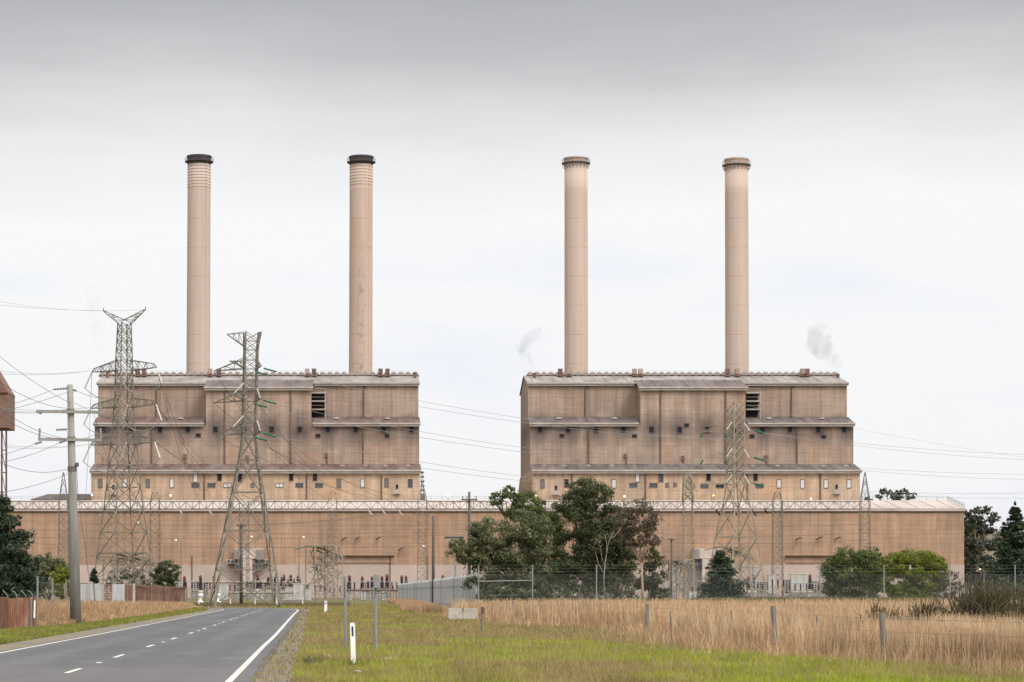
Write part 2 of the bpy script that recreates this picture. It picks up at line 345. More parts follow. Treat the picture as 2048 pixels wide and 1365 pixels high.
# distant rise on the right
m = MB(); hx = np.linspace(80, 900, 40); hy = np.linspace(1150, 1900, 14); rows = []
hv = [(x, y, -2+44*math.exp(-((x-480)/190)**2)*min(1, (y-1150)/350)+4*math.sin(x*.02)*min(1, (y-1150)/350)) for y in hy for x in hx]
m.add(hv, [(j*40+i, j*40+i+1, (j+1)*40+i+1, (j+1)*40+i) for j in range(13) for i in range(39)])
struct(m.build('hill', mat('dry_hill', (.115, .09, .06), .95, .3, .03), smooth=True))

# ------------------------------------------------------------------ power station: turbine hall
YH = 700.
K['hall'] = wallmat('hall_wall', (.36, .232, .155), (.28, .19, .138), 1.35, 3.9, (.29, .165, .10), .26, None, .82)
hall = thing('turbine_hall', 'long low orange brown turbine hall in front of the tiered boiler houses', 'power station', (0, YH, 0))
hx0, hx1 = -190., X(1928, YH); ztop = Z(1022, YH); zpl = Z(1130, YH)
MB().prism([(YH, zpl), (YH, ztop), (YH+21, ztop+3.1), (YH+42, ztop), (YH+42, zpl)], hx0, hx1).build('wall', K['hall'], hall)
MB().box(hx0, hx1+.05, YH-.12, YH+42, 0, zpl-.02).build('plinth', K['plinth'], hall)
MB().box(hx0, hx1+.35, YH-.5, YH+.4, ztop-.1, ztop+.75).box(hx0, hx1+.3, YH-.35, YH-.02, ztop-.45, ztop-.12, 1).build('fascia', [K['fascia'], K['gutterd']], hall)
rf = MB(); rf.prism([(YH-.3, ztop+.78), (YH+21, ztop+3.95), (YH+42.3, ztop+.8), (YH+42.3, ztop+.6), (YH+21, ztop+3.6), (YH-.3, ztop+.5)], hx0, hx1+.3)
for k in range(60):
    x = hx1-3.2-k*5.3; rf.bar((x, YH-.2, ztop+.86), (x, YH+20.8, ztop+3.99), .18, .10)
rf.build('roof', K['hallroof'], hall)
rl = MB()
for k in range(12):
    y = YH+k*1.85; zz = ztop+.8+3.17*(y-YH)/21.3; rl.bar((hx1+.1, y, zz), (hx1+.1, y, zz+1.3), .09)
for h in (.7, 1.3): rl.bar((hx1+.1, YH, ztop+.8+h), (hx1+.1, YH+21, ztop+3.95+h), .09)
rl.build('railing', K['steeld'], hall)
rl = MB(); zr = ztop+3.95
for k in range(95):
    x = hx1-3-k*3.3
    rl.bar((x, YH+20, zr), (x, YH+20, zr+1.2), .07)
for h in (.6, 1.2): rl.bar((hx0, YH+20, zr+h), (hx1-1, YH+20, zr+h), .06)
rl.build('railing', K['steeld'], hall)
# wing-windowed control cabins standing proud of the wall
def cabin(p0):
    q = lambda dx: X(p0+dx, YH)
    zz = lambda y: Z(y, YH)
    m = MB(); m.box(q(-29), q(29), YH-4, YH+.2, zz(1118), zz(1098)); m.box(q(14), q(29.5), YH-4.2, YH-.5, zz(1120), zz(1100), 1); m.box(q(-29.5), q(-19), YH-4.1, YH-.5, zz(1119), zz(1099), 1)
    m.box(q(-14), q(7), YH-5, YH+.1, zz(1190), zz(1119), 0)
    m.box(q(-45), q(-14.2), YH-3, YH+.1, zz(1128.5), zz(1119.5), 0); m.box(q(7.2), q(40), YH-3, YH+.1, zz(1128.5), zz(1119.5), 0)
    m.add([(q(7.2), YH-2.5, zz(1129)), (q(30), YH-2.5, zz(1129)), (q(7.2), YH-2.5, zz(1150)), (q(7.2), YH, zz(1129)), (q(30), YH, zz(1129)), (q(7.2), YH, zz(1150))], [(0, 1, 2), (3, 5, 4), (0, 3, 4, 1), (1, 4, 5, 2), (0, 2, 5, 3)], 1)
    o = m.build('control_cabin', [K['pinkwhite'], K['grey']], hall)
    for grp, y0, y1, y2, y3, wd in (((-43, -36, -29, -22), YH-3.12, YH-3.03, 1127.5, 1121, 6), ((12, 19, 26, 33), YH-3.12, YH-3.03, 1127.5, 1121, 6), ((-27, -20), YH-3.1, YH-2.6, 1137, 1130, 6.6), ((12, 19), YH-3.1, YH-2.6, 1137, 1130, 6.6)):
        w_ = MB()
        for k, x0 in enumerate(grp): w_.box(q(x0), q(x0+wd), y0, y1, zz(y2), zz(y3))
        w_.box(q(grp[0]-.6), q(grp[-1]+wd+.6), y0+.02, y1+.04, zz(y2+.5), zz(y3-.5), 1); w_.build('window', [K['bluegl'], K['pinkwhite']], o)
cabin(499); cabin(1414)
m = MB(); m.box(X(1383, YH), X(1417, YH), YH-2.6, YH-.3, .2, Z(1135, YH)); m.build('stair_block', K['grey'], hall)
for a, b, y in ((672, 788, 1112), (1570, 1690, 1112), (1120, 1330, 1113)):
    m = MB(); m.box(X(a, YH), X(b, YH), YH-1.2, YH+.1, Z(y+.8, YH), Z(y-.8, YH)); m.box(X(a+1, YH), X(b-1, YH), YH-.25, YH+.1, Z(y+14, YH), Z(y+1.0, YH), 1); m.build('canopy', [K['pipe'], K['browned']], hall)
for px in (855, 780, 384, 1655): MB().box(X(px-1, YH), X(px+1, YH), YH-.35, YH+.1, 0.2, Z(1112, YH)).build('downpipe', K['pipe'], hall)
for px, py in ((688, 1078), (715, 1077), (756, 1077), (1595, 1078), (1637, 1077), (1674, 1077), (802, 1098)):
    m = MB(); a = P(px-4, py+2, YH); a.y = YH; b = P(px+3, py-1.5, YH); b.y = YH-1.6; m.bar(a, b, .28); m.box(b.x-.35, b.x+.5, b.y-.4, b.y+.3, b.z-.15, b.z+.2); m.build('wall_lamp', K['brownsteel'], hall)
# lit lamps along the hall roof
for i, (px, py, mm) in enumerate(((184, 990, 'lampw'), (341, 991, 'lampw'), (1072, 992, 'lampy'), (1249, 993, 'lampw'), (1427, 991, 'lampy'), (1622, 998, 'lampw'), (896, 992, 'lampw'))):
    Y = YH+19.5; t = thing('roof_lamp', ('lit lamp on the hall roof below ' + ['the left boiler house corner, left end', 'the left boiler house, beside the lattice tower', 'the right boiler house, behind the tree tops', 'the right boiler house, between the eucalypts', 'the right boiler house, glowing yellow', 'the right boiler house, near its right end', 'open sky between the boiler houses'][i]), 'lamp', (X(px, Y), Y, zr-.2), 'lit lamps along the hall roof')
    q = Vector((X(px, Y), Y, Z(py, Y))); MB().tube([(q.x, Y, zr-.2), (q.x, Y, q.z-.2)], .08).build('post', K['steeld'], t); MB().lathe((q.x, Y, q.z-.25), [(.1, 0), (.2, .15), (.2, .35), (.08, .45)], 8).build('bulb', K[mm], t)

# ------------------------------------------------------------------ boiler houses
def boiler(side, label, xl, xr, bl, br, wins_up, wins_lo, lower, pipes, vents, stubs):
    Y1, Y2, Y3 = 745., 755., 765.
    xa, xb = X(xl, Y1), X(xr, Y1); xc = (xa+xb)/2
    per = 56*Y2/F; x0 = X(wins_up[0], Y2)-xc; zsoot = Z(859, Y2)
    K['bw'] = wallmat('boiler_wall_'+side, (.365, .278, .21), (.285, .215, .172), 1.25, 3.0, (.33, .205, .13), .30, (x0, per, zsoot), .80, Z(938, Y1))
    t = thing('boiler_house', label, 'power station', (xc, Y1, 0), 'tiered boiler houses')
    z1, z1b, z2, z2b, z3 = Z(946, Y1), Z(930, Y2), Z(852, Y2), Z(836, Y3), Z(771, Y3); zr_ = Z(753.5, 783)
    yb = 800.
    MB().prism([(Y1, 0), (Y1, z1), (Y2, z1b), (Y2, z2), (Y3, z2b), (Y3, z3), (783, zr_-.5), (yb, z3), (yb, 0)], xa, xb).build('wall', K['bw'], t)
    if side == 'right': MB().prism([(yb+.01, 0), (yb+.01, z1+1.5), (yb+5, z1+.6), (yb+9, z1-2), (yb+9, 0)], xa, xb).build('rear_annexe', K['grey'], t)
    # centre bay rising to its own roof
    ca, cb = X(bl, Y2), X(br, Y2); zb = Z(780, Y2); zbt = Z(762, Y3+3)
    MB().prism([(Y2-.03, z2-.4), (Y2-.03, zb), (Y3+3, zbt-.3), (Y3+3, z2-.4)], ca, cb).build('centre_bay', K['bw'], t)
    def slope(nm, x_0, x_1, ya, za, y_b, z_b, mt, over=.35, ribs=True):
        m = MB(); ov = .7; za = za+.75; sl = (z_b-za)/(y_b-ya); m.prism([(ya-ov, za-sl*ov+.25), (y_b, z_b+.25), (y_b, z_b-.1), (ya-ov, za-sl*ov-.1)], x_0-over, x_1+over)
        if ribs:
            n = int((x_1-x_0)/3.2)
            for i in range(n):
                x = x_0+(i+.5)*(x_1-x_0)/n; m.bar((x, ya-ov, za-sl*ov+.3), (x, y_b, z_b+.3), .22, .12)
        m.build('roof', mt, t)
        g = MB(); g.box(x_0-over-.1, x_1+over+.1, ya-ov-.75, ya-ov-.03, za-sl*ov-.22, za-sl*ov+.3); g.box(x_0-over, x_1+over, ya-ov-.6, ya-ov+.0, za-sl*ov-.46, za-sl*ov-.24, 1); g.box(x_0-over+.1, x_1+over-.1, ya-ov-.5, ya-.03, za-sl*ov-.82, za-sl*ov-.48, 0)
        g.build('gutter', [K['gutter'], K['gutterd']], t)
    rm = K['rooft'] if side == 'left' else K['rooft2']
    slope('roof', xa, xb, Y1, z1, Y2, z1b, rm)
    slope('roof', xa, ca-1, Y2, z2, Y3, z2b, rm); slope('roof', cb+1, xb, Y2, z2, Y3, z2b, rm)
    slope('roof', xa, ca-1, Y3, z3, 783, zr_, K['roofp']); slope('roof', cb+1, xb, Y3, z3, 783, zr_, K['roofp'])
    MB().prism([(Y3+3, zbt), (783, zr_+.2), (783, zr_-.3), (Y3+3, zbt-.6)], ca-1, cb+1).build('roof', K['roofp'], t)
    MB().prism([(783, zr_+.2), (yb+.8, z3), (yb+.8, z3-.4), (783, zr_-.2)], xa-.35, xb+.35).build('roof', K['roofp'], t)
    slope('roof', ca, cb, Y2, zb, Y3+3, zbt, K['rooft2'], .6)
    # landings beside the centre bay; flat dark sheet painted as the recess shade
    q0, q1 = X(br+1, Y3-2), X(br+27, Y3-2); m = MB(); m.box(q0, q1, Y3-.12, Y3-.02, z2b+.2, z3-2.2, 0)
    for i in range(3): zz = z2b+2.6+(z3-z2b-5.2)*i/2; m.box(q0, q1+.6, Y3-3.2, Y3-.1, zz-.3, zz+.12, 1); m.bar((q0, Y3-3.1, zz+1.2), (q1+.5, Y3-3.1, zz+1.2), .1, m=1)
    m.bar((q1+.3, Y3-3, z2b-.5), (q1+.3, Y3-3, z3-2), .3, m=1); m.build('landing', [K['dark'], K['gutter']], t)
    # ridge vents, brown cowls, short stacks
    n = int((xr-xl)/14.5)
    m0 = None
    for i in range(n):
        x = X(xl+24+i*(xr-xl-34)/(n-1), 783) if side == 'left' else X(1060+i*608/(n-1), 783)
        if m0 is None:
            m = MB(); k = 9
            prof = [(.0, 1.5*math.sin(math.pi*j/(k-1))) for j in range(k)]
            vs = []
            for yy in (-1.3, 1.3):
                for j in range(k): vs.append((1.15*-math.cos(math.pi*j/(k-1)), yy, 1.05*math.sin(math.pi*j/(k-1))+.05))
            m.add(vs, [tuple(range(k)), tuple(range(2*k-1, k-1, -1))]+[(j, k+j, k+j+1, j+1) for j in range(k-1)]); m.box(-1.35, 1.35, -1, 1, -.5, .12)
            m0 = m.build('ridge_vent', K['mound'], None, (0, 0, 0)); m0.parent = t; o = m0
        else: o = m0.copy(); C.objects.link(o); o.parent = t
        o.location = Vector((x, 783, zr_+.35))-t.location
    for px, kind in vents:
        Y = 779; x = X(px, Y); zt = Z(738, Y); zb_ = zr_-1.2; mm = MB()
        mt = {'b': K['ventb'], 'p': K['ventp'], 't': K['ventt']}[kind]
        mm.box(x-.72, x+.72, Y-.8, Y+.8, zt-1.7, zt); mm.box(x-.55, x+.55, Y-.6, Y+.6, zt-2.1, zt-1.7, 1); mm.box(x-.95, x+.95, Y-.9, Y+.9, zt-2.5, zt-2.1, 1)
        for dx in (-.65, 0, .65): mm.bar((x+dx, Y-.6, zt-2.4), (x+dx*.8, Y-.6, zb_-.8), .25, m=1)
        mm.box(x-.4, x+.4, Y-.3, Y+.5, zb_-.4, zt-2.5, 1); mm.build('roof_cowl', [mt, K['ventb']], t)
    for px, y0_, y1_ in stubs:
        Y = 777; x = X(px, Y); MB().lathe((x, Y, Z(y1_, Y)-.6), [(.75, 0), (.75, .5), (.5, .55), (.5, (y1_-y0_)*Y/F), (.62, (y1_-y0_)*Y/F+.02), (.62, (y1_-y0_)*Y/F+.4)], 12).build('vent_stack', K['ventb'], t)
    rr = MB(); zz = zr_+.3
    for k in range(int((xb-xa)/4)): rr.bar((xa+k*4.0, 784.5, zz), (xa+k*4.0, 784.5, zz+1.7), .05)
    rr.bar((xa, 784.5, zz+1.7), (xb, 784.5, zz+1.7), .05); rr.build('railing', K['cablel'], t)
    # windows: shared meshes per size
    def window(px, py, wpx, hpx, Y, g, sill=False):
        wd, h = wpx*Y/F, hpx*Y/F; f = MB(); e = .16
        f.box(-wd/2-e, wd/2+e, -.14, 0.02, h/2, h/2+e); f.box(-wd/2-e, wd/2+e, -.2, .02, -h/2-e, -h/2)
        f.box(-wd/2-e, -wd/2, -.13, .02, -h/2, h/2); f.box(wd/2, wd/2+e, -.13, .02, -h/2, h/2)
        if wd > 1.9: f.box(-.07, .07, -.13, .02, -h/2, h/2)
        o = f.build('window', K['gutter'] if sill else K['frame'], None, (0, 0, 0)); o.parent = t; o.location = Vector((X(px, Y), Y, Z(py, Y)))-t.location
        pn = MB().box(-wd/2, wd/2, -.06, .02, -h/2, h/2).build('pane', K[g], None, (0, 0, 0)); pn.parent = o
        if sill:
            q = MB().box(-wd/2-.7, wd/2+.7, -1.3, .02, -h/2-1.6, -h/2-1.3).box(-wd/2-.7, wd/2+.7, -1.32, -1.22, -h/2-1.3, -h/2-.3).build('balcony', K['gutter'], None, (0, 0, 0)); q.parent = o
    for px in wins_up: window(px, 859.5+random.uniform(-.5, .5), 9, 11.5, Y2, 'dark')
    for px, py, g in wins_lo: window(px, py, 9, 6.5, Y2, g)
    for px, py, kind in lower:
        wpx, hpx, g, sill = {'t': (7, 16, 'greygl', 0), 'w': (7, 16, 'blind', 0), 'u': (7, 15, 'dark', 0), 'g': (7.5, 15, 'bluegl', 0), 'd': (5, 9, 'dark', 1), 's': (5, 6.5, 'greygl', 0), 'x': (14, 7, 'bluegl', 0), 'y': (14, 7, 'blind', 0), 'z': (15, 7, 'dark', 0)}[kind]
        window(px, py, wpx, hpx, Y1, g, sill)
    for px, ya, yb_, tier in pipes:
        Y = (Y1, Y2, Y3)[tier]-.28; MB().tube([(X(px, Y)+(.9 if tier == 2 else 0), Y, Z(ya, Y)), (X(px, Y), Y, Z(ya+6, Y)), (X(px, Y), Y, Z(yb_, Y))], .22, 6).build('downpipe', K['pipe'], t)
    for px, py in [(370, 913), (653, 910), (495, 915)] if side == 'left' else [(1251, 912), (1366, 916), (1532, 915)]:
        Y = Y2; x = X(px, Y); m = MB(); m.box(x-.5, x+.5, Y-.6, Y+.1, Z(py+5, Y), Z(py-4, Y)); m.tube([(x+.15, Y-.4, Z(py+5, Y)), (x+.3, Y-.5, Z(933, Y))], .2, 6); m.build('wall_vent', K['ventb'], t)
    # small ventilators along the lower roofs
    for px in ([230, 320, 490, 637, 685, 730, 770, 815] if side == 'left' else [1088, 1129, 1176, 1223, 1269, 1505, 1555, 1645, 1692]):
        Y = 752.; x = X(px, Y); zz = Z(934, Y); MB().lathe((x, Y, zz-1.0), [(.5, 0), (.5, .9), (1.0, 1.0), (.8, 1.5), (.2, 1.65)], 12).build('roof_ventilator', K['mound'], t)
    for px in ([361, 672, 774] if side == 'left' else [1117, 1229, 1537, 1643]):
        Y = 761.; x = X(px, Y); zz = Z(840, Y); MB().lathe((x, Y, zz-.8), [(.5, 0), (.5, .9), (1.2, 1.0), (.9, 1.5), (.2, 1.65)], 12).build('roof_ventilator', K['mound'], t)
    return t
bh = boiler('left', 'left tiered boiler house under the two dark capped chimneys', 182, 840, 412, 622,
    [208, 264, 320, 375.5, 431, 487, 543.5, 599.5, 655.5, 711.5, 767.4, 823], [(396.5, 871, 'dark'), (636, 872, 'dark'), (774, 872, 'dark')],
    [(200.5, 967, 't'), (227, 975, 'd'), (250, 966, 'w'), (295.6, 967, 't'), (343.7, 967, 'w'), (391, 956, 'w'), (391, 971, 'x'), (423, 971, 'x'), (439, 954, 'u'), (455, 971, 'y'), (505, 971, 's'), (480, 956, 'u'), (523, 971, 's'), (559, 971, 'y'), (582.5, 954, 'u'), (598.7, 971, 'x'), (630, 954, 'u'), (638, 971, 'x'), (677.7, 967, 't'), (725, 967, 'w'), (773, 966, 't'), (794, 974, 'd'), (820.5, 967, 'g')],
    [(408.5, 946, 1003, 0), (613, 946, 1003, 0), (763, 952, 1003, 0), (449, 780, 930, 1), (581, 780, 930, 1), (726, 853, 930, 1), (303, 853, 930, 1), (312, 771, 836, 2), (727, 771, 836, 2)],
    [(275, 'b'), (288, 'b'), (420, 't'), (438, 'b'), (614, 'p'), (628, 'b'), (761, 'b'), (775, 'b')], [(215, 742, 757), (830, 744, 760)])
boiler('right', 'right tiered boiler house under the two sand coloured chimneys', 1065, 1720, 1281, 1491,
    [1080, 1136, 1192, 1247, 1303, 1359, 1414.5, 1470, 1524.5, 1580, 1636.4, 1688.5], [(1124, 872, 'dark'), (1269, 872, 'dark'), (1504, 873, 'dark'), (1647, 874, 'dark'), (1373, 851, 'dark')],
    [(1085, 968, 't'), (1112, 976, 'd'), (1133, 967, 'u'), (1180, 967, 't'), (1228, 968, 'w'), (1275, 956, 'w'), (1267, 971, 'x'), (1307, 971, 'x'), (1322, 956, 'g'), (1334, 971, 's'), (1350, 970, 's'), (1386, 973, 's'), (1409, 972, 'x'), (1417, 954, 'u'), (1440, 972, 'z'), (1511, 954, 'u'), (1519, 972, 'x'), (1558, 968, 'w'), (1605, 968, 'w'), (1652, 968, 'w'), (1673, 974, 'd'), (1698, 968, 'w')],
    [(1143.6, 946, 1003, 0), (1291, 946, 1003, 0), (1495, 946, 1003, 0), (1641, 946, 1003, 0), (1177, 853, 930, 1), (1321, 780, 930, 1), (1451, 780, 930, 1), (1594, 853, 930, 1), (1170.5, 771, 836, 2), (1583, 771, 836, 2)],
    [(1120.6, 'b'), (1137.6, 't'), (1269, 't'), (1281, 'p'), (1455, 'b'), (1474, 't'), (1605, 't'), (1614, 'b')], [(1069, 745, 760), (1676, 747, 762)])
m = MB()                                             # caged stair on the end of the left block
for z0 in np.linspace(Z(1000, 750), Z(946, 750), 7): m.box(X(841, 750), X(851-(z0-30)*.35, 750), 747, 752, z0, z0+.25)
for px in (842, 850): m.bar((X(px, 750), 748, 20), (X(842 if px == 842 else 845, 750), 748, Z(946, 750)), .2)
m.box(X(841, 750), X(850, 750), 746, 753, Z(1003, 750), Z(993, 750)); m.build('stair_cage', K['steeld'], bh)

# ------------------------------------------------------------------ chimneys
def stackmat(name, ca, cb, rust_amt, seed, smudge=0.):
    m, t, b, o = newmat(name); ob = t.obj(); q = t.xyz(ob)
    c = t.mix(t.rng(t.noise(t.map(ob, (.08, .08, .02), (seed, 0, 0)), 1, 4), .35, .65), ca, cb)
    c = t.mix(1, c, t.mix(t.rng(t.noise(t.map(ob, (.9, .9, .025)), 1, 4, .6), .3, .7), (.92,)*3, (1.06,)*3), 'MULTIPLY')
    ru = t.noise(t.map(ob, (.35, .35, .035), (seed*3, 2, 1)), 1, 5, .7)
    c = t.mix(t.math('MULTIPLY', t.rng(ru, .56, .74), rust_amt), c, (.36, .20, .11))
    fz = t.math('FRACT', t.math('DIVIDE', q[2], 10.06)); c = t.mix(t.math('MULTIPLY', t.math('LESS_THAN', fz, .035), t.rng(t.noise(ob, .3, 2),   .4, .6, .08, .38)), c, (.25, .15, .10))
    if smudge:
        dx = t.math('ABSOLUTE', t.math('SUBTRACT', q[0], .4)); blot = t.noise(t.map(ob, (.8, .8, .45), (4, 4, 4)), 1, 5, .7)
        run = t.math('MULTIPLY', t.rng(dx, 1.7, .2), t.rng(q[2], 128, 110)); c = t.mix(t.math('MULTIPLY', t.math('MULTIPLY', t.rng(blot, .45, .62), run), smudge), c, (.17, .14, .11))
        z2_ = t.math('MULTIPLY', t.rng(q[2], 112, 126), t.math('LESS_THAN', q[2], 131)); c = t.mix(t.math('MULTIPLY', t.math('MULTIPLY', z2_, t.rng(t.math('ABSOLUTE', t.math('ADD', q[0], .9)), 2.6, .8)), .36), c, (.38, .23, .13))
    t.put(b.inputs['Base Color'], c); b.inputs['Roughness'].default_value = .9; b.inputs['Specular IOR Level'].default_value = .15
    return m
def chimney(label, pb, pt, ytop, yring, yband, mtn, dark):
    Y = 815.; xb, xt = X(pb, Y), X(pt, Y); H = Z(ytop, Y); ln = (xt-xb, 0)
    t = thing('chimney', label, 'chimney', (xb, Y, 0), 'tall concrete chimneys')
    rb, rt = 24.2*Y/F, 23.0*Y/F; r = lambda z_: rb+(rt-rb)*z_/H
    L = lambda z_: Vector((xb+ln[0]*z_/H, Y, z_))
    zc = Z(yband, Y)
    sh = MB(); sh.lathe((xb, Y, 0), [(r(H*i/16), zc*i/16) for i in range(17)], 40, lean=(ln[0]*zc/H, 0)); sh.build('shaft', mtn, t, smooth=True)
    cp = MB(); cp.lathe(L(zc+.02), [(rt+.08, 0), (rt+.1, H-zc-.6), (rt+.35, H-zc-.5), (rt+.35, H-zc), (rt-.5, H-zc+.02), (rt-.6, H-zc-1.6)], 40); cp.build('cap', K['capd'] if dark else mtn, t, smooth=False)
    zr_ = Z(yring, Y); rg = MB(); rg.lathe(L(zr_-.55), [(rt+.1, 0), (rt+.95, .35), (rt+.95, .62), (rt+.12, .64)], 40)
    for j in range(20):
        a = 2*math.pi*j/20; c0 = L(zr_)+Vector((math.cos(a)*(rt+.9), math.sin(a)*(rt+.9), .05)); rg.bar(c0, c0+Vector((0, 0, 1.25)), .05)
        if not dark: k0 = L(zr_-2)+Vector((math.cos(a)*(rt+.05), math.sin(a)*(rt+.05), 0)); rg.bar(k0, k0+Vector((math.cos(a)*.8, math.sin(a)*.8, 1.5)), .11)
    for h in (.65, 1.25): rg.tube([L(zr_)+Vector((math.cos(2*math.pi*j/40)*(rt+.9), math.sin(2*math.pi*j/40)*(rt+.9), h)) for j in range(41)], .05, 4)
    rg.build('platform', K['ring'] if not dark else K['capd'], t)
    if dark:
        bd = MB()
        for y in range(int(yband)+5, 378, 6):
            zz = Z(y, Y); bd.lathe(L(zz), [(r(zz)+.02, 0), (r(zz)+.10, .02), (r(zz)+.10, .12), (r(zz)+.02, .14)], 40)
        bd.build('steel_band', K['bandp'], t)
    ld = MB(); xs = .62*rb
    for s in (-.3, .3): ld.bar((xb+xs+s, Y-rb*.80, 60), L(zr_-.6)+Vector((xs*.97+s, -rt*.80, 0)), .05)
    ld.build('ladder', mtn, t)
S1 = stackmat('chimney_pink', (.415, .32, .27), (.38, .295, .255), .25, 1); S2 = stackmat('chimney_stained', (.405, .305, .245), (.37, .285, .237), .4, 5, .62)
S3 = stackmat('chimney_sand', (.435, .335, .275), (.40, .312, .262), .22, 9); S4 = stackmat('chimney_sand_worn', (.435, .335, .272), (.40, .31, .255), .3, 14)
chimney('dark capped chimney with clean pink shaft, leftmost of four', 394, 398.5, 313, 324, 330, S1, True)
chimney('dark capped chimney with brown smudges down its shaft', 720, 722.5, 314, 325, 331, S2, True)
chimney('sand coloured chimney on the left half of the right boiler house', 1153, 1152, 317, 327, 334, S3, False)
chimney('sand coloured chimney at far right, rust line across its upper shaft', 1475.5, 1473, 319, 331, 338, S4, False)

# left edge: coal tower and low shed roof
t = thing('conveyor_tower', 'red brick conveyor tower on steel legs cut by the left picture edge', 'tower', (X(-40, 450), 450, 0)); Y = 450
MB().prism([(Y, Z(856, Y)), (Y, Z(785, Y)), (Y+9, Z(785, Y)), (Y+9, Z(856, Y))], X(-110, Y), X(16, Y)).build('cladding', K['brickr'], t)
m = MB(); m.add([(X(16.8, Y), Y-.4, Z(786, Y)), (X(-40, Y), Y-.4, Z(690, Y)), (X(-110, Y), Y-.4, Z(786, Y)), (X(16.8, Y), Y+9.4, Z(786, Y)), (X(-40, Y), Y+9.4, Z(690, Y)), (X(-110, Y), Y+9.4, Z(786, Y))], [(0, 2, 1), (3, 4, 5), (0, 1, 4, 3), (1, 2, 5, 4), (0, 3, 5, 2)]); m.build('roof', K['brickr'], t)
for px in (-90, -30, 2, 11): MB().bar((X(px, Y), Y+1, 0), (X(px, Y), Y+1, Z(856, Y)), .32).build('leg', K['brownsteel'], t)
m = MB(); ys = [860, 900, 945, 990, 1040]
for a, b in zip(ys, ys[1:]): m.bar((X(2, Y), Y+1, Z(a, Y)), (X(11, Y), Y+1, Z(a, Y)), .2); m.bar((X(2, Y), Y+1, Z(a, Y)), (X(11, Y), Y+1, Z(b, Y)), .12)
m.build('brace', K['brownsteel'], t)
Y = 780; t = thing('shed', 'low dark roofed shed behind the hall roof, left of the left boiler house', 'shed', (X(120, Y), Y, 0))
MB().box(X(66, Y), X(183, Y), Y, Y+30, 0, Z(999, Y)).build('wall', K['grey'], t); m = MB(); m.add([(X(60, Y), Y-1, Z(1000, Y)), (X(186, Y), Y-1, Z(1000, Y)), (X(186, Y), Y+10, Z(986, Y)), (X(88, Y), Y+10, Z(986, Y)), (X(60, Y), Y+22, Z(1000, Y)), (X(186, Y), Y+22, Z(1000, Y))], [(0, 1, 2, 3), (3, 2, 5, 4), (0, 3, 4), (1, 5, 2), (0, 4, 5, 1)]); m.build('roof', K['rooft2'], t)

# ------------------------------------------------------------------ lattice pylons
def lattice(mb, lv, wl, wb, faces4=True):
    """lv: list of (centre, half x, half y); corner legs, rings and crossed braces"""
    cor = [[Vector((c[0]+sx*hx, c[1]+sy*hy, c[2])) for sx, sy in ((-1, -1), (1, -1), (1, 1), (-1, 1))] for c, hx, hy in lv]
    for a, b in zip(cor, cor[1:]):
        for i in range(4):
            j = (i+1) % 4
            mb.bar(a[i], b[i], wl); mb.bar(b[i], b[j], wb); mb.bar(a[i], b[j], wb); mb.bar(a[j], b[i], wb)
    return cor
ROT = R(31); WID = .735
def corner(c, sx, sy, hx, hy):
    return Vector((c[0]+sx*hx*math.cos(ROT)-sy*hy*math.sin(ROT), c[1]+sx*hx*math.sin(ROT)+sy*hy*math.cos(ROT), c[2]))
def legs_build(t, lv, wl, mt):
    for sx, sy in ((-1, -1), (1, -1), (1, 1), (-1, 1)):
        mb = MB(); pts = [corner(c, sx, sy, hx, hy) for c, hx, hy in lv]
        for a, b in zip(pts, pts[1:]): mb.bar(a, b, wl)
        mb.build('leg', mt, t)
def braces(mb, lv, wb, half=True):
    cor = [[corner(c, sx, sy, hx, hy) for sx, sy in ((-1, -1), (1, -1), (1, 1), (-1, 1))] for c, hx, hy in lv]
    for a, b in zip(cor, cor[1:]):
        for i in range(4):
            j = (i+1) % 4; mb.bar(a[i], b[j], wb); mb.bar(a[j], b[i], wb); mb.bar(b[i], b[j], wb)
    return cor
def lerp_levels(keys, Y, rows, rot=1.):
    """keys: (py, px centre, half px)"""
    ks = sorted(keys); out = []
    for y in rows:
        y = min(max(y, ks[0][0]), ks[-1][0])
        for a, b in zip(ks, ks[1:]):
            if a[0] <= y <= b[0]:
                f_ = (y-a[0])/(b[0]-a[0]); c = a[1]+(b[1]-a[1])*f_; h = (a[2]+(b[2]-a[2])*f_)*WID; break
        out.append((Vector((X(c, Y), Y, Z(y, Y))), h*Y/F, h*Y/F*rot))
    return out
def insulator(a, b, r, mt, t, n=9):
    a, b = Vector(a), Vector(b); m = MB(); pts = []; rad = []
    for i in range(n*2+1): pts.append(a.lerp(b, i/(n*2))); rad.append(r if i % 2 else r*.5)
    m.tube(pts, rad, 6); m.build('insulator', mt, t)
def loop(a, b, drop, r=.05, n=10):
    a, b = Vector(a), Vector(b); return [a.lerp(b, i/n)-Vector((0, 0, drop*4*(i/n)*(1-i/n))) for i in range(n+1)]
def truss_arm(mb, body_lo, body_hi, tip_lo, tip_hi, n, wb, wl):
    """bottom chord pair and top chord pair meeting near the tip, laced"""
    for s in (0, 1):
        lo = [Vector(body_lo[s]).lerp(Vector(tip_lo), i/n) for i in range(n+1)]; hi = [Vector(body_hi[s]).lerp(Vector(tip_hi), i/n) for i in range(n+1)]
        for i in range(n):
            mb.bar(lo[i], lo[i+1], wl); mb.bar(hi[i], hi[i+1], wl*.8); mb.bar(lo[i], hi[i+1] if i % 2 else hi[i], wb); mb.bar(lo[i+1], hi[i], wb)
    l0 = [Vector(body_lo[0]).lerp(Vector(tip_lo), i/n) for i in range(n+1)]; l1 = [Vector(body_lo[1]).lerp(Vector(tip_lo), i/n) for i in range(n+1)]
    for i in range(n): mb.bar(l0[i], l1[i+1], wb); mb.bar(l0[i], l1[i], wb)
    mb.bar(tip_lo, tip_hi, wl)

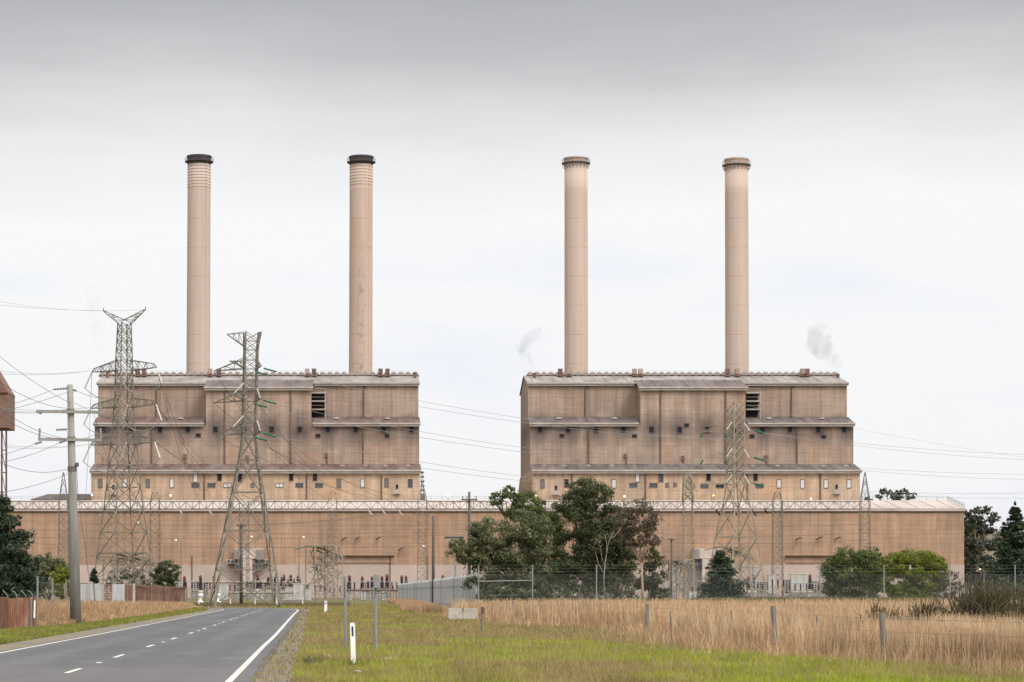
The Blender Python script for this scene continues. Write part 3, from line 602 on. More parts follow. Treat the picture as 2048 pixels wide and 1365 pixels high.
# pylon with raised horns, left
Y = 350.; u = Y/F
t1 = thing('pylon', 'tall lattice pylon with V horns on top, left of the road', 'pylon', (X(247, Y), Y, 0), 'lattice pylons')
k1 = [(646, 249, 13.5), (721, 248, 17), (800, 248, 19), (850, 247, 22), (931, 247, 31), (1000, 247, 37), (1123, 247, 56), (1208, 247, 64)]
lvA = lerp_levels(k1, Y, [646, 664, 682, 700, 721, 741, 766, 791, 815, 840, 865, 889]); lvB = lerp_levels(k1, Y, [889, 931, 975, 1020, 1065, 1115, 1160, 1208])
lvB[-1] = (Vector((lvB[-1][0].x, Y, 0)), lvB[-1][1], lvB[-1][2])
legs_build(t1, lvA+lvB[1:], .17, K['steel'])
m = MB(); braces(m, lvA, .075); braces(m, lvB, .09); m.build('bracing', K['steel'], t1)
for s, tip in ((-1, (207, 623)), (1, (291, 620))):
    m = MB(); y0 = 13.5*u; b_lo = [Vector((X(249+s*13.5, Y), Y+q*y0, Z(646, Y))) for q in (-1, 1)]; b_hi = [Vector((X(249, Y), Y+q*y0*.3, Z(640, Y))) for q in (-1, 1)]
    tp = P(tip[0], tip[1], Y); truss_arm(m, b_lo, b_hi, tp, tp+Vector((0, 0, .15)), 4, .05, .10); m.bar(tp, tp+Vector((0, 0, .5)), .12); m.build('horn', K['steel'], t1)
for (yl, yh, lx, rx) in ((742, 721, 180, 316), (815, 797, 178, 315), (889, 872, 177, 312)):
    c, hx, hy = lerp_levels(k1, Y, [yl])[0]; c2, hx2, hy2 = lerp_levels(k1, Y, [yh])[0]
    for s, tx in ((-1, lx), (1, rx)):
        m = MB(); tp = P(tx, yl-(4 if s > 0 else 0), Y); tp.y += s*-2.2
        truss_arm(m, [c+Vector((s*hx, q*hy, 0)) for q in (-1, 1)], [c2+Vector((s*hx2, q*hy2, 0)) for q in (-1, 1)], tp, tp+Vector((-s*.4, 0, .55)), 6, .05, .12)
        m.build('cross_arm', K['steel'], t1)
        # tension strings and jumper loops
        for q, dx in ((1, 0), (-1, -s*4.2)):
            a = tp+Vector((dx, 0, -.1)); b = a+Vector((s*.9 if q > 0 else -.9*s, -q*1.2, -2.4)); insulator(a, b, .12, K['pale'] if (s > 0 or q < 0) else K['cablel'], t1, 7)
            if q > 0: b0 = b
            else:
                jm = MB(); jm.tube(loop(b0, b, 1.5), .06, 5); jm.build('jumper', K['cablel'], t1)

# pylon at the end of the road with green insulators
Y = 268.; u = Y/F; ROT = R(11); WID = .87
t2 = thing('pylon', 'flat topped lattice pylon with splayed legs beyond the road end', 'pylon', (X(491, Y), Y, 0), 'lattice pylons')
k2 = [(665, 504, 17), (700, 502, 14.5), (869, 498.5, 14.2), (920, 497, 21), (969, 496, 31), (1050, 493.5, 46), (1130, 491.5, 62), (1213, 490, 76)]
lvA = lerp_levels(k2, Y, [665, 682, 700, 720, 738, 760, 781, 803, 825, 847, 869], .9); lvB = lerp_levels(k2, Y, [869, 920, 985, 1062, 1140, 1213], .7)
lvB[-1] = (Vector((lvB[-1][0].x, Y, 0)), lvB[-1][1], lvB[-1][2])
legs_build(t2, lvA+lvB[1:], .19, K['steel'])
m = MB(); braces(m, lvA, .065); braces(m, lvB, .09)
m.build('bracing', K['steel'], t2)
def simple_arm(t, Y, tx, ty, bx, by_lo, by_hi, hy, dy=0., mt='steel'):
    m = MB(); tp = P(tx, ty, Y); tp.y += dy
    for q in (-1, 1):
        lo, hi = P(bx, by_lo, Y), P(bx, by_hi, Y); lo.y += q*hy; hi.y += q*hy
        m.bar(lo, tp, .09); m.bar(hi, tp, .07)
        for f_ in (.3, .62): m.bar(lo.lerp(tp, f_), hi.lerp(tp, f_), .045); m.bar(lo.lerp(tp, f_-.3), hi.lerp(tp, f_), .045)
    m.build('cross_arm', K[mt], t); return tp
simple_arm(t2, Y, 454, 669, 488, 693, 666, .8); simple_arm(t2, Y, 523, 665, 516, 693, 667, .7)
for yt in (738, 802, 868):
    simple_arm(t2, Y, 426, yt+2, 487, yt, yt-20, .8, 1.5); simple_arm(t2, Y, 463, yt-9, 490, yt-2, yt-14, .8, -4); simple_arm(t2, Y, 524, yt-4, 512, yt, yt-22, .7, -1)
    a, b = P(527, yt-1, Y), P(553, yt+6, Y); insulator(a, b, .13, K['green'], t2, 10); a, b = P(513, yt+11, Y), P(537, yt+17, Y); a.y -= 3; b.y -= 3; insulator(a, b, .13, K['green'], t2, 10)
for y0 in (777, 842):
    insulator(P(487, y0-10, Y-1), P(464, y0+15, Y-1), .10, K['pale'], t2); insulator(P(514, y0, Y-1), P(520.5, y0+20, Y-1), .10, K['pale'], t2)

# pylon right
Y = 420.; u = Y/F; ROT = R(28); WID = .75
t3 = thing('pylon', 'lattice pylon in front of the right boiler house, right of the conifer', 'pylon', (X(1472, Y), Y, 0), 'lattice pylons')
k3 = [(806, 1471, 17), (940, 1470.5, 17), (970, 1471, 17), (1018, 1473, 27), (1093, 1472, 43), (1205, 1473, 58)]
lvA = lerp_levels(k3, Y, [806, 822, 838, 854, 872, 890, 908, 925, 942, 970]); lvB = lerp_levels(k3, Y, [970, 1018, 1075, 1135, 1205]); lvB[-1] = (Vector((lvB[-1][0].x, Y, 0)), lvB[-1][1], lvB[-1][2])
legs_build(t3, lvA+lvB[1:], .20, K['steell']); m = MB(); braces(m, lvA, .095); braces(m, lvB, .11); m.build('bracing', K['steell'], t3)
for yt in (864, 918, 970):
    simple_arm(t3, Y, 1403, yt-1, 1456, yt-1, yt-14, 1.3, 0, 'steell'); simple_arm(t3, Y, 1504, yt-2, 1487, yt-1, yt-20, 1.3, 0, 'steell')
    insulator(P(1507, yt-3, Y), P(1528, yt+3, Y), .22, K['green'], t3, 9)
    if yt < 960: insulator(P(1406, yt+2, Y), P(1400, yt+13, Y), .18, K['green'], t3, 7); insulator(P(1450, yt+1, Y-2), P(1453, yt+13, Y-2), .16, K['green'], t3, 7)
    insulator(P(1464, yt-20, Y-2), P(1453, yt-4, Y-2), .13, K['pale'], t3); insulator(P(1489, yt-18, Y-2), P(1499, yt-2, Y-2), .13, K['pale'], t3)

# ------------------------------------------------------------------ switchyard gantry: lattice posts and truss beams
Y = 560.
gt = thing('switchyard_gantry', 'long lattice gantry of slim masts and truss beam across the hall front', 'gantry', (X(840, Y), Y, 0))
GP = [-50, 127, 310, 488, 665, 845, 1022, 1199, 1376, 1555, 1730]
za, zb = Z(1019, Y), Z(1003.5, Y)
for i, px in enumerate(GP):
    hw = 9.0; m = MB(); ztip = zb
    rows = np.linspace(0, zb, 15); lv = [(Vector((X(px, Y), Y, z_)), (hw+1.5*(1-z_/zb))*Y/F, .9) for z_ in rows]
    if px == 1730 or px == 127 or px == 845:
        top = Z(945 if px != 845 else 965, Y); lv += [(Vector((X(px, Y), Y, zb+(top-zb)*f_)), hw*(1-f_*.93)*Y/F, .9*(1-f_*.93)) for f_ in (.4, .75, 1)]
    if px in (665, 310, 1555): top = Z(985, Y); lv += [(Vector((X(px, Y), Y, top)), 5*Y/F, .5)]
    lattice(m, lv, .13, .06)
    if px == 1376:
        lv = [(Vector((X(px, Y), Y, Z(y, Y))), h*Y/F, h*Y/F) for y, h in ((1003, 10), (985, 9), (970, 8.5), (958, 7), (950, 2))]; lattice(m, lv, .3, .2)
    m.build('lattice_post', K['steell'] if px in (1376,) else K['steel'], gt)
for a, b in zip(GP, GP[1:]):
    m = MB(); n = 12; xs = np.linspace(X(a+8, Y), X(b-8, Y), n+1)
    for yy in (Y-.9, Y+.9):
        m.bar((xs[0], yy, zb), (xs[-1], yy, zb), .17); m.bar((xs[0], yy, za), (xs[-1], yy, za), .17)
        for i in range(n): m.bar((xs[i], yy, za), (xs[i], yy, zb), .08); m.bar((xs[i], yy, za if i % 2 else zb), (xs[i+1], yy, zb if i % 2 else za), .09)
    m.build('truss_beam', K['steel'], gt)
for px, py in ((1436, 1025), (1443, 1022), (1470, 1025), (1508, 1026), (1532, 1022), (740, 1025), (768, 1025), (800, 1025), (420, 1024), (360, 1022), (228, 1022)):
    d = 4 if px % 2 == 0 else 0; insulator(P(px-d, py-5, Y), P(px+d, py+6, Y), .28, K['bush'] if px > 1400 else K['pale'], gt, 6)

# ------------------------------------------------------------------ switchyard equipment
Y = 520.; u = Y/F
def bushing():
    t = thing('bushing', 'x', 'insulator', (0, 0, 0), 'dark ribbed bushings in the switchyard')
    pr = [(.33, 0)]
    for i in range(12): z_ = .15+i*.22; r_ = .52-.012*i; pr += [(r_*.72, z_), (r_, z_+.08), (r_*.72, z_+.16)]
    MB().lathe((0, 0, 2.2), pr, 12).build('porcelain', K['bush'], t)
    MB().lathe((0, 0, 4.95), [(.30, 0), (.36, .1), (.36, .35), (.2, .5)], 10).lathe((0, 0, 5.4), [(.1, 0), (.2, .08), (.2, .18), (.1, .22)], 8).build('cap', K['red'], t)
    MB().lathe((0, 0, 1.5), [(.5, 0), (.62, .2), (.62, .6), (.4, .75)], 12).box(-.5, .5, -.4, .4, 0, .25).tube([(0, 0, .2), (0, 0, 1.6)], .22, 8).build('pedestal', K['offwhite'], t)
    return t
b0 = bushing()
bl = [(369, 0), (401, -25), (428, 5), (515.6, 5), (537, 10), (567.6, 0), (581.5, 6), (596, 12), (699, 5), (724.6, 0), (744, 5), (764, 5), (774, 0), (803.6, 10), (812, 14), (886, 20), (1507, 0), (1538, 8), (1612, 10), (1620, 0), (1497, 14)]
where = ['behind the left brown slat fence end', 'above the white pedestal by the road fence', 'between the left legs of the splayed pylon', 'just right of the dark timber pole', 'under the splayed pylon, next to a disc rack', 'against the right leg of the splayed pylon', 'right of the splayed pylon, all dark', 'paler, beside the flat white beam', 'left of the thin grey sign pole pair', 'right of the left sign pole', 'tall one left of the second sign pole', 'right of the second sign pole', 'leaning one right of the second sign pole', 'slim one beside the downpipe', 'short one left of the tall bare pole', 'red topped one above the palisade fence', 'left of the white twin cabinet, beside the right pylon leg', 'behind the narrow white cabinet', 'touching the white twin cabinet on its right', 'with broad red top left of the round shrub', 'half hidden by the right pylon foot']
for i, (px, dy) in enumerate(bl):
    o = b0 if i == 0 else dup(b0, None, None)
    yy = Y+dy; o.location = (X(px, yy), yy, 0); s = random.uniform(.93, 1.06); o.scale = (s, s, s); o['label'] = 'dark ribbed bushing ' + where[i]
def rack():
    t = thing('disc_rack', 'x', 'equipment', (0, 0, 0), 'racks of stacked discs')
    m = MB()
    for x in (-.62, 0, .62): m.bar((x, 0, .9), (x, 0, 3.9), .2)
    for k in range(8): m.box(-.95, .95, -.3, .3, .95+k*.4, 1.05+k*.4)
    m.build('frame', K['offwhite'], t)
    d = MB()
    for x in (-.62, 0, .62):
        for k in range(7): d.lathe((x, -.1, 1.08+k*.4), [(.14, 0), (.28, .07), (.28, .2), (.14, .26)], 10)
    d.build('discs', K['bush'], t)
    MB().box(-1, 1, -.5, .5, .12, .8).box(-.8, .8, -.7, .7, 0, .12).build('base', K['zinc'], t)
    return t
r0 = rack()
rk = [(390, 1.0, 'below the dark bushing left of the splayed pylon'), (409, .9, 'beside the white pedestal by the road'), (475, .9, 'left of the dark timber pole'), (500, 1., 'right of the dark timber pole'), (543, 1.1, 'under the splayed pylon'), (612, .8, 'left of the cable tangle structure'), (524, 1., 'close right of the timber pole, doubled'), (556, 1.05, 'under the splayed pylon right of another'), (590, .95, 'right of the splayed pylon leg'), (757, .95, 'right of the second sign pole'), (772, .9, 'farther right of the second sign pole'), (1483, .9, 'left of the right pylon foot'), (1521, .95, 'just left of another rack near the narrow cabinet'), (731, .9, 'between the two sign poles'), (168, .9, 'behind the left grey tin fence'), (351, .9, 'behind the end of the brown slat fence'), (1531, .95, 'left of the narrow white cabinet'), (1573, 1.05, 'left of the white twin cabinet'), (1631, 1., 'right of the white twin cabinet'), (1642, .9, 'beside the round shrub in the right yard')]
for i, (px, s, wh) in enumerate(rk):
    o = r0 if i == 0 else dup(r0, None, None); yy = Y+18-i % 3*6; o.location = (X(px, yy), yy, .25); o.scale = (s, s, s*1.05); o['label'] = 'rack of dark stacked discs ' + wh
def cabinet():
    t = thing('switch_cabinet', 'x', 'cabinet', (0, 0, 0), 'pale switchgear cabinets')
    m = MB().box(-.9, .9, -.6, .6, .3, 3.2).box(-1, 1, -.7, .7, 3.2, 3.32); m.build('body', K['offwhite'], t)
    d = MB().box(-.8, -.02, -.65, -.6, .4, 3.1).box(.02, .8, -.65, -.6, .4, 3.1); d.build('door', K['offwhite'], t).location = (0, 0, 0)
    MB().box(-.9, .9, -.55, .55, 0, .3).box(-.06, .06, -.68, -.65, 1.4, 1.8).build('plinth', K['grey'], t); return t
c0 = cabinet()
cb_ = [(1591, 1.25, 1.4, 5, 1.2, 'tall pale twin cabinet, left half'), (1606, 1., 1.4, 5, 1.2, 'tall pale twin cabinet, right half'), (1543, .9, 1.4, 8, 1., 'narrow pale cabinet left of the twin cabinet'), (447, .95, .95, -100, 0, 'low pale cabinet between the splayed pylon legs'), (597, 1., 1., -100, 0, 'low pale cabinet right of the splayed pylon leg'), (616, .6, .7, -90, 0, 'second low pale cabinet beside the cable structure'), (520, .75, .6, -60, 0, 'small white box right of the timber pole'), (726, .6, .5, -60, 0, 'small white box behind the left sign pole'), (580, .9, .8, -90, 0, 'buff cabinet at the right foot of the splayed pylon'), (1385, .9, .6, 0, 0, 'low white box left of the conifer'), (1470, 1.3, .7, -5, 1., 'white tank housing right of the conifer top')]
for i, (px, sx, sz, dy, z0, lb) in enumerate(cb_):
    o = c0 if i == 0 else dup(c0, None, None); yy = Y+dy; o.location = (X(px, yy), yy, z0); o.scale = (sx, 1, sz); o['label'] = lb
for px, dy in ((1591, 5), (1606, 5), (1543, 8), (1470, -5)):   # concrete plinths the raised cabinets stand on
    yy = Y+dy; m = MB().box(X(px, yy)-1.0, X(px, yy)+1.0, yy-.5, yy+.5, 0, 1.19 if px > 1580 else .99); tag(m.build('concrete_plinth', K['grey'], None, (X(px, yy), yy, 0)), {1591: 'concrete plinth under the left half of the twin cabinet', 1606: 'concrete plinth under the right half of the twin cabinet', 1543: 'concrete plinth under the narrow pale cabinet', 1470: 'concrete plinth under the white tank housing'}[px], 'plinth', 'concrete plinths')
def stand():
    t = thing('insulator_stand', 'x', 'equipment', (0, 0, 0), 'insulator stands in the switchyard'); m = MB()
    for x in (-1.1, 1.1): m.bar((x, -.2, 0), (x, -.2, 2.3), .16); m.bar((x, .2, 0), (x, .2, 2.3), .16); m.bar((x, -.2, .1), (x, .2, 2.2), .07)
    m.bar((-1.5, 0, 2.4), (1.5, 0, 2.4), .24, .2); m.bar((-1.1, 0, .2), (1.1, 0, 2.2), .09); m.bar((1.1, 0, .2), (-1.1, 0, 2.2), .09); m.build('frame', K['steell'], t)
    for x in (-1.2, 0, 1.2):
        pr = [(.1, 0)]
        for k in range(6): pr += [(.11, .08+k*.2), (.23, .14+k*.2), (.11, .2+k*.2)]
        MB().lathe((x, 0, 2.5), pr+[(.08, 1.4)], 10).build('insulator', K['bush'], t)
    MB().tube([(-1.6, 0, 3.95), (1.6, 0, 3.95)], .06, 6).build('busbar', K['zinc'], t); return t
s0_ = stand()
sl_ = [(384, 455), (420, 470), (438, 500), (460, 440), (492, 490), (508, 455), (532, 470), (549, 430), (572, 480), (588, 450), (604, 500), (640, 440), (660, 500), (690, 480), (709, 445), (735, 490), (750, 460), (784, 480), (796, 450), (815, 500), (1395, 480), (1478, 490), (1494, 450), (1515, 480), (1556, 470), (1590, 470), (1625, 460), (1648, 480), (180, 480), (222, 460), (300, 470), (340, 480)]
for i, (px, yy) in enumerate(sl_):
    o = s0_ if i == 0 else dup(s0_); o.location = (X(px, yy), yy, 0); q_ = random.uniform(.8, 1.1); o.scale = (q_, q_, q_*random.uniform(.85, 1.1)); o.rotation_euler = (0, 0, random.uniform(-.5, .5)); o['label'] = 'tan steel stand carrying three dark post insulators in the switchyard'
# white funnel pedestals near the road fence
for px, yy, lb in ((401, 300, 'white flared pedestal behind the guide posts, left of the splayed pylon'), (436, 310, 'second white flared pedestal between the splayed pylon legs')):
    yy += 90; t = thing('pedestal', lb, 'pedestal', (X(px, yy), yy, 0), 'white flared pedestals'); c = (X(px, yy), yy, 0)
    MB().lathe(c, [(.55, 0), (.5, .12), (.16, .35), (.16, .8), (.4, 1.0), (.48, 1.3), (.4, 1.45), (.15, 1.5)], 14).build('body', K['white'], t, smooth=True); MB().lathe((c[0], c[1], 1.5), [(.15, 0), (.3, .15), (.28, .38), (.1, .45)], 12).build('cap', K['offwhite'], t)
# low busbar frames
for i, (a, b, py, yy, lb) in enumerate(((410, 600, 1165, 470, 'long pale busbar frame under the splayed pylon'), (690, 800, 1181, 430, 'dark low busbar frame behind the sign poles'), (1480, 1610, 1196, 400, 'low brown rail frame in front of the right yard'), (430, 590, 1186, 420, 'lower grey rail frame under the splayed pylon'))):
    t = thing('busbar_frame', lb, 'frame', (X(a, yy), yy, 0), 'low switchyard frames'); zz = Z(py, yy)
    MB().tube([(X(a, yy), yy, zz), (X(b, yy), yy, zz)], .2, 8).build('busbar', K['steell'] if i in (0, 3) else K['brownsteel'], t)
    n = 7
    for k in range(n): x = X(a+(b-a)*k/(n-1), yy); MB().bar((x, yy, 0), (x, yy, zz-.1), .16).build('post', K['steell'] if i in (0, 3) else K['steeld'], t)
    m = MB()
    for k in range(n-1): m.bar((X(a+(b-a)*k/(n-1), yy), yy, zz*.25), (X(a+(b-a)*(k+1)/(n-1), yy), yy, zz*.9), .1)
    m.build('brace', K['steell'], t)
# tangled cable support towers
def tangle(px0, px1, ytop, yy, lb, seed, grn):
    t = thing('cable_tower', lb, 'tower', (X((px0+px1)/2, yy), yy, 0), 'cable support towers'); r_ = random.Random(seed)
    zt = Z(ytop, yy); m = MB(); n = 5
    for k in range(n):
        x = X(px0+(px1-px0)*k/(n-1), yy)
        for d in (-1.5, 1.5): m.bar((x, yy+d, 0), (x+r_.uniform(-.3, .3), yy+d, zt*r_.uniform(.85, 1)), .16)
    for k in range(64):
        xa, xb = X(r_.uniform(px0, px1), yy), X(r_.uniform(px0, px1), yy); z0 = r_.uniform(.5, zt-1.5); m.bar((xa, yy+r_.uniform(-1.5, 1.5), z0), (xb, yy+r_.uniform(-1.5, 1.5), min(zt, z0+r_.uniform(.5, 4))), .11)
    m.build('lattice_frame', K['steell'], t)
    m = MB(); m.box(X(px0-2, yy), X(px1-18, yy), yy-1.8, yy+1.8, zt-.3, zt); m.bar((X(px0-22, yy), yy-1, zt-.8), (X(px0+5, yy), yy-1, zt-.1), .25); m.bar((X(px0+20, yy), yy, zt-.2), (X(px1+6, yy), yy, zt-2.4), .4, .3); m.bar((X(px0+20, yy), yy, zt-.9), (X(px1+6, yy), yy, zt-3.0), .3)
    m.build('platform', K['steel'], t); j = MB()
    for k in range(8): a = Vector((X(r_.uniform(px0, px1), yy), yy+r_.uniform(-1, 1), zt*r_.uniform(.55, .95))); j.tube(loop(a, a+Vector((r_.uniform(2, 4), 0, -r_.uniform(0, 4))), 1.2), .07, 5)
    j.build('jumper', K['cablel'], t)
    if grn: insulator(P(grn, 1128, yy), P(grn, 1143, yy), .28, K['green'], t, 8)
tangle(612, 684, 1092, 470, 'tangled steel cable tower between the splayed pylon and the sign poles', 3, 632)
tangle(1430, 1500, 1094, 560, 'tangled steel cable tower behind the right pylon foot', 8, None)
tangle(1325, 1385, 1120, 540, 'tangled steel cable tower right of the pink trunked tree', 11, None)
tangle(205, 310, 1105, 480, 'tangled steel cable tower behind the grey tin fence', 15, None)

# ------------------------------------------------------------------ poles
def curve(name, pts, r, mt, label, cat, group):
    return tag(MB().tube(pts, r, 4).build(name, mt, None, pts[0]), label, cat, group)
Y = GY(1251); c = P(152, 1251, Y)
t = thing('power_pole', 'thick grey power pole with two crossarms beside the left verge', 'power pole', (c.x, Y, 0))
top = P(140, 770, Y); pb = Vector((c.x, Y, -.3))
MB().tube([pb, pb.lerp(top, .5), top], [.295, .23, .155], 16).build('pole', K['concrete'], t, smooth=True)
for (xa, ya, xb, yb_) in ((80, 827, 202, 823), (84, 882, 200, 879)):
    a, b = P(xa, ya, Y), P(xb, yb_, Y); a.y -= 1.0; b.y += .9; a.y -= .25; b.y -= .25; MB().bar(a, b, .13, .15).build('crossarm', K['concrete'], t)
def ins_small(a, b, r=.07): insulator(a, b, r, K['cablel'], t, 5)
q = lambda px, py: P(px, py, Y)
ins_small(q(85, 880)-Vector((0, 1.2, 0)), q(86, 860)-Vector((0, 1.2, 0))); ins_small(q(107, 779), q(136, 777)); ins_small(q(112, 860), q(134, 859)); ins_small(q(145, 780), q(153, 782)); ins_small(q(201, 822), q(200, 802)); ins_small(q(202, 878), q(201, 858)); ins_small(q(77, 826), q(84, 827)); ins_small(q(84, 884), q(70, 888)); ins_small(q(136, 880), q(118, 886))
m = MB(); m.tube([q(153, 935), q(156, 990), q(168, 1080), q(180, 1170)], .015, 5); m.box(q(155, 930).x-.06, q(155, 930).x+.06, Y-.2, Y+.05, q(155, 934).z, q(155, 926).z); m.build('stay_wire', K['cable'], t)
for yb_ in (823, 879, 938):
    zz = Z(yb_, Y); p_ = pb.lerp(top, (zz+.3)/(top.z+.3)); r_ = .295-(.295-.155)*(zz/top.z); MB().lathe((p_.x, p_.y, zz-.14), [(r_+.005, 0), (r_+.03, .02), (r_+.03, .26), (r_+.005, .28)], 16).build('pole_band', K['steeld'], t)
def woodpole(px, ytop, Y, r, arm, label, armw=10, sl=0):
    x = X(px, Y); t = thing('timber_pole', label, 'power pole', (x, Y, 0), 'dark timber poles'); zt = Z(ytop, Y)
    MB().tube([(x, Y, -.2), (x, Y, zt/2), (x+sl, Y, zt)], [r, r*.85, r*.66], 10).build('pole', K['timber'], t, smooth=True)
    if arm:
        za_ = Z(ytop+arm, Y); MB().bar((X(px-armw, Y), Y-r-.06, za_), (X(px+armw, Y), Y-r-.06, za_), .12, .14).build('crossarm', K['timber'], t)
        for d in (-.85, -.3, .85): MB().lathe((X(px+armw*d, Y), Y-r-.06, za_+.07), [(.03, 0), (.03, .12), (.08, .14), (.06, .28), (.02, .3)], 8).build('pin_insulator', K['cablel'], t)
    return t
woodpole(482.5, 1047, 290, .22, 4, 'dark timber pole standing between the splayed pylon legs', 10)
woodpole(866.5, 1032, 275, .2, 0, 'bare timber pole without crossarm behind the palisade fence')
woodpole(938.5, 984, 230, .17, 16, 'dark timber pole with crossarm at the left edge of the big eucalypts', 16)
woodpole(1343, 1076, 300, .18, 4, 'small crossarm timber pole right of the pink trunked tree', 8)
woodpole(1741, 1092, 430, .16, 3, 'short timber pole poking above the right round shrubs', 9)
woodpole(1863, 1109, 430, .16, 3, 'stub of a timber pole behind the yellow green shrub', 7)
def signpole(px, ytop, ybase, label, box):
    Y = GY(ybase); x = X(px, Y); t = thing('sign_post', label, 'sign post', (x, Y, 0), 'grey sign posts'); zt = Z(ytop, Y)
    MB().tube([(x, Y, -.1), (x-.02, Y, zt)], .042, 10).build('post', K['zinc'], t)
    if box: MB().box(x-.05, x+.10, Y-.35, Y+.02, zt-.38, zt-.02).build('sign_plate', K['zinc'], t)
    else: MB().box(x-.015, x+.015, Y-.32, Y+.3, zt-.55, zt-.05).build('sign_plate', K['zinc'], t)
signpole(691, 1153, 1305, 'plain grey sign post left of the near guide post', False); signpole(752, 1149, 1307, 'grey sign post with edge-on sign, right of the near guide post', True)
# street lamps in the yard
for i, (px, ytop, Y, arm, lb) in enumerate(((362, 1084, 450, -8, 'thin street lamp with white head in front of the hall, left of the splayed pylon'), (286, 1049, 430, -8, 'street lamp with pale head beside the horned pylon'), (494, 1077, 480, 7, 'street lamp behind the dark timber pole'), (598, 1078, 480, 7, 'street lamp right of the splayed pylon'), (855, 1096, 500, -6, 'street lamp left of the bare timber pole'), (1968, 1143, 400, -6, 'street lamp with lit head by the far right trees'))):
    x = X(px, Y); t = thing('street_lamp', lb, 'street lamp', (x, Y, 0), 'yard street lamps'); zt = Z(ytop, Y)
    MB().tube([(x, Y, 0), (x, Y, zt), (X(px+arm*.5, Y), Y, zt+.25), (X(px+arm, Y), Y, zt+.3)], [.11, .07, .05, .05], 8).build('post', K['steeld'], t)
    xa = X(px+arm*1.0, Y); xb = X(px+arm*1.6, Y); m = MB(); m.tube([(xa, Y, zt+.28), ((xa+xb)/2, Y, zt+.32), (xb, Y, zt+.26)], [.1, .22, .12], 8); m.build('lamp_head', K['white'], t)

# ------------------------------------------------------------------ roadside furniture
def guidepost():
    t = thing('guide_post', 'x', 'guide post', (0, 0, 0), 'white roadside guide posts')
    m = MB(); w_, th, h = .055, .022, 1.0
    m.add([(x, y, z_) for z_, k in ((-.15, .95), (h-.03, 1), (h, .9)) for x, y in ((-w_*k, -th), (w_*k, -th), (w_*k, th), (-w_*k, th))],
          [(0, 3, 2, 1), (8, 9, 10, 11)]+[(r_*4+i, r_*4+(i+1) % 4, r_*4+4+(i+1) % 4, r_*4+4+i) for r_ in (0, 1) for i in range(4)])
    m.build('body', K['white'], t); MB().box(-.021, .021, -th-.006, -th-.001, h-.31, h-.085).build('reflector', K['lens'], t); return t
g0 = guidepost()
gl = [(707, 1333, 0, 'nearest white guide post, large, standing in the right verge grass'), (650, 1228, 0, 'white guide post at the right verge by the road bend'), (653, 1226, 0, 'second white guide post close behind another at the right verge'), (398, 1215.5, 0, 'white guide post before the white flared pedestal'), (461, 1215.5, 0, 'white guide post just left of the dark timber pole'), (510, 1215.5, 0, 'white guide post right of the dark timber pole'), (554, 1215, 0, 'white guide post behind the black bird'), (605.5, 1214, 0, 'white guide post where the road edge line vanishes')]
for i, (px, py, _, lb) in enumerate(gl):
    o = g0 if i == 0 else dup(g0, None, None); Y = GY(py); Y = 276+i if i > 2 else Y; o.location = (X(px, Y), Y, 0); o['label'] = lb; o.rotation_euler = (0, R(.0 if i else -.4)-R(1.0) if i == 0 else R(random.uniform(-2, 2)), R(random.uniform(-6, 6)))
    if i == 0: o.scale = (1.02, 1, 1.0)
# concrete block
Y = GY(1243); t = thing('concrete_block', 'pale concrete block at the end of the palisade fence', 'block', (X(926, Y), Y, 0)); x0, x1 = X(897, Y), X(955, Y); h = Z(1217, Y)
MB().box(x0, (x0+x1)/2-.01, Y, Y+.9, -.1, h).box((x0+x1)/2+.01, x1, Y+.01, Y+.9, -.1, h-.01).build('body', K['block'], t); MB().box((x0+x1)/2-.03, (x0+x1)/2+.03, Y-.03, Y+.3, h-.14, h+.03).build('lifting_lug', K['brownsteel'], t)
# paddock posts
def ppost(px, ytop, ybase, wpx, label, lean=0, kind='wood'):
    Y = GY(ybase); x = X(px, Y); h = Z(ytop, Y); r = wpx*Y/F/2; m = MB(); l_ = R(lean)
    n = 9 if kind == 'wood' else 5; pts = [(x, Y, -.2), (x+math.sin(l_)*h*.5, Y, h*.5), (x+math.sin(l_)*h, Y, h)]
    m.tube(pts, [r, r*.97, r*.9], n); o = m.build('fence_post' if kind == 'wood' else 'wire_stake', K['post'] if kind == 'wood' else K['steeld'], None, (x, Y, 0), smooth=False)
    return tag(o, label, 'fence post', 'paddock fence posts')
ppost(1772, 1228, 1326, 14, 'thick leaning timber post in the dry grass, nearest and rightmost', -5)
ppost(1553, 1212, 1309, 12, 'tall leaning timber post in dry grass below the right pylon', -4)
ppost(1293, 1208, 1271, 9, 'dark timber post in dry grass below the pink trunked tree', 2)
ppost(1199, 1206, 1257, 8, 'timber post half buried in dry grass left of the dark timber post', 1)
ppost(1078, 1202, 1250, 7, 'broad grey post in dry grass below the tall central eucalypt', 0); ppost(1026, 1202, 1246, 5, 'thin dark post in dry grass right of the concrete block', 0); ppost(995, 1206, 1241, 4, 'small weathered post in dry grass behind the grey stake', 0)
t = ppost(965, 1213, 1268, 6.5, 'grey stake with dark top standing in front of the dry grass', 0); Y = GY(1268); MB().box(X(962, Y), X(968, Y), Y-.08, Y+.08, Z(1226, Y), Z(1215, Y)).build('cap', K['brownsteel'], t, (X(965, Y), Y, 0))
for px, yt, yb_, ln, lb in ((1344, 1222, 1300, -2, 'thin steel stake beside the dark timber post'), (1468, 1222, 1300, -4, 'thin leaning stake left of the tall leaning post'), (1640, 1232, 1312, -5, 'thin leaning stake right of the small sign'), (1912, 1244, 1325, -5, 'thin leaning stake right of the thickest post')): ppost(px, yt, yb_, 2.6, lb, ln, 'stake')
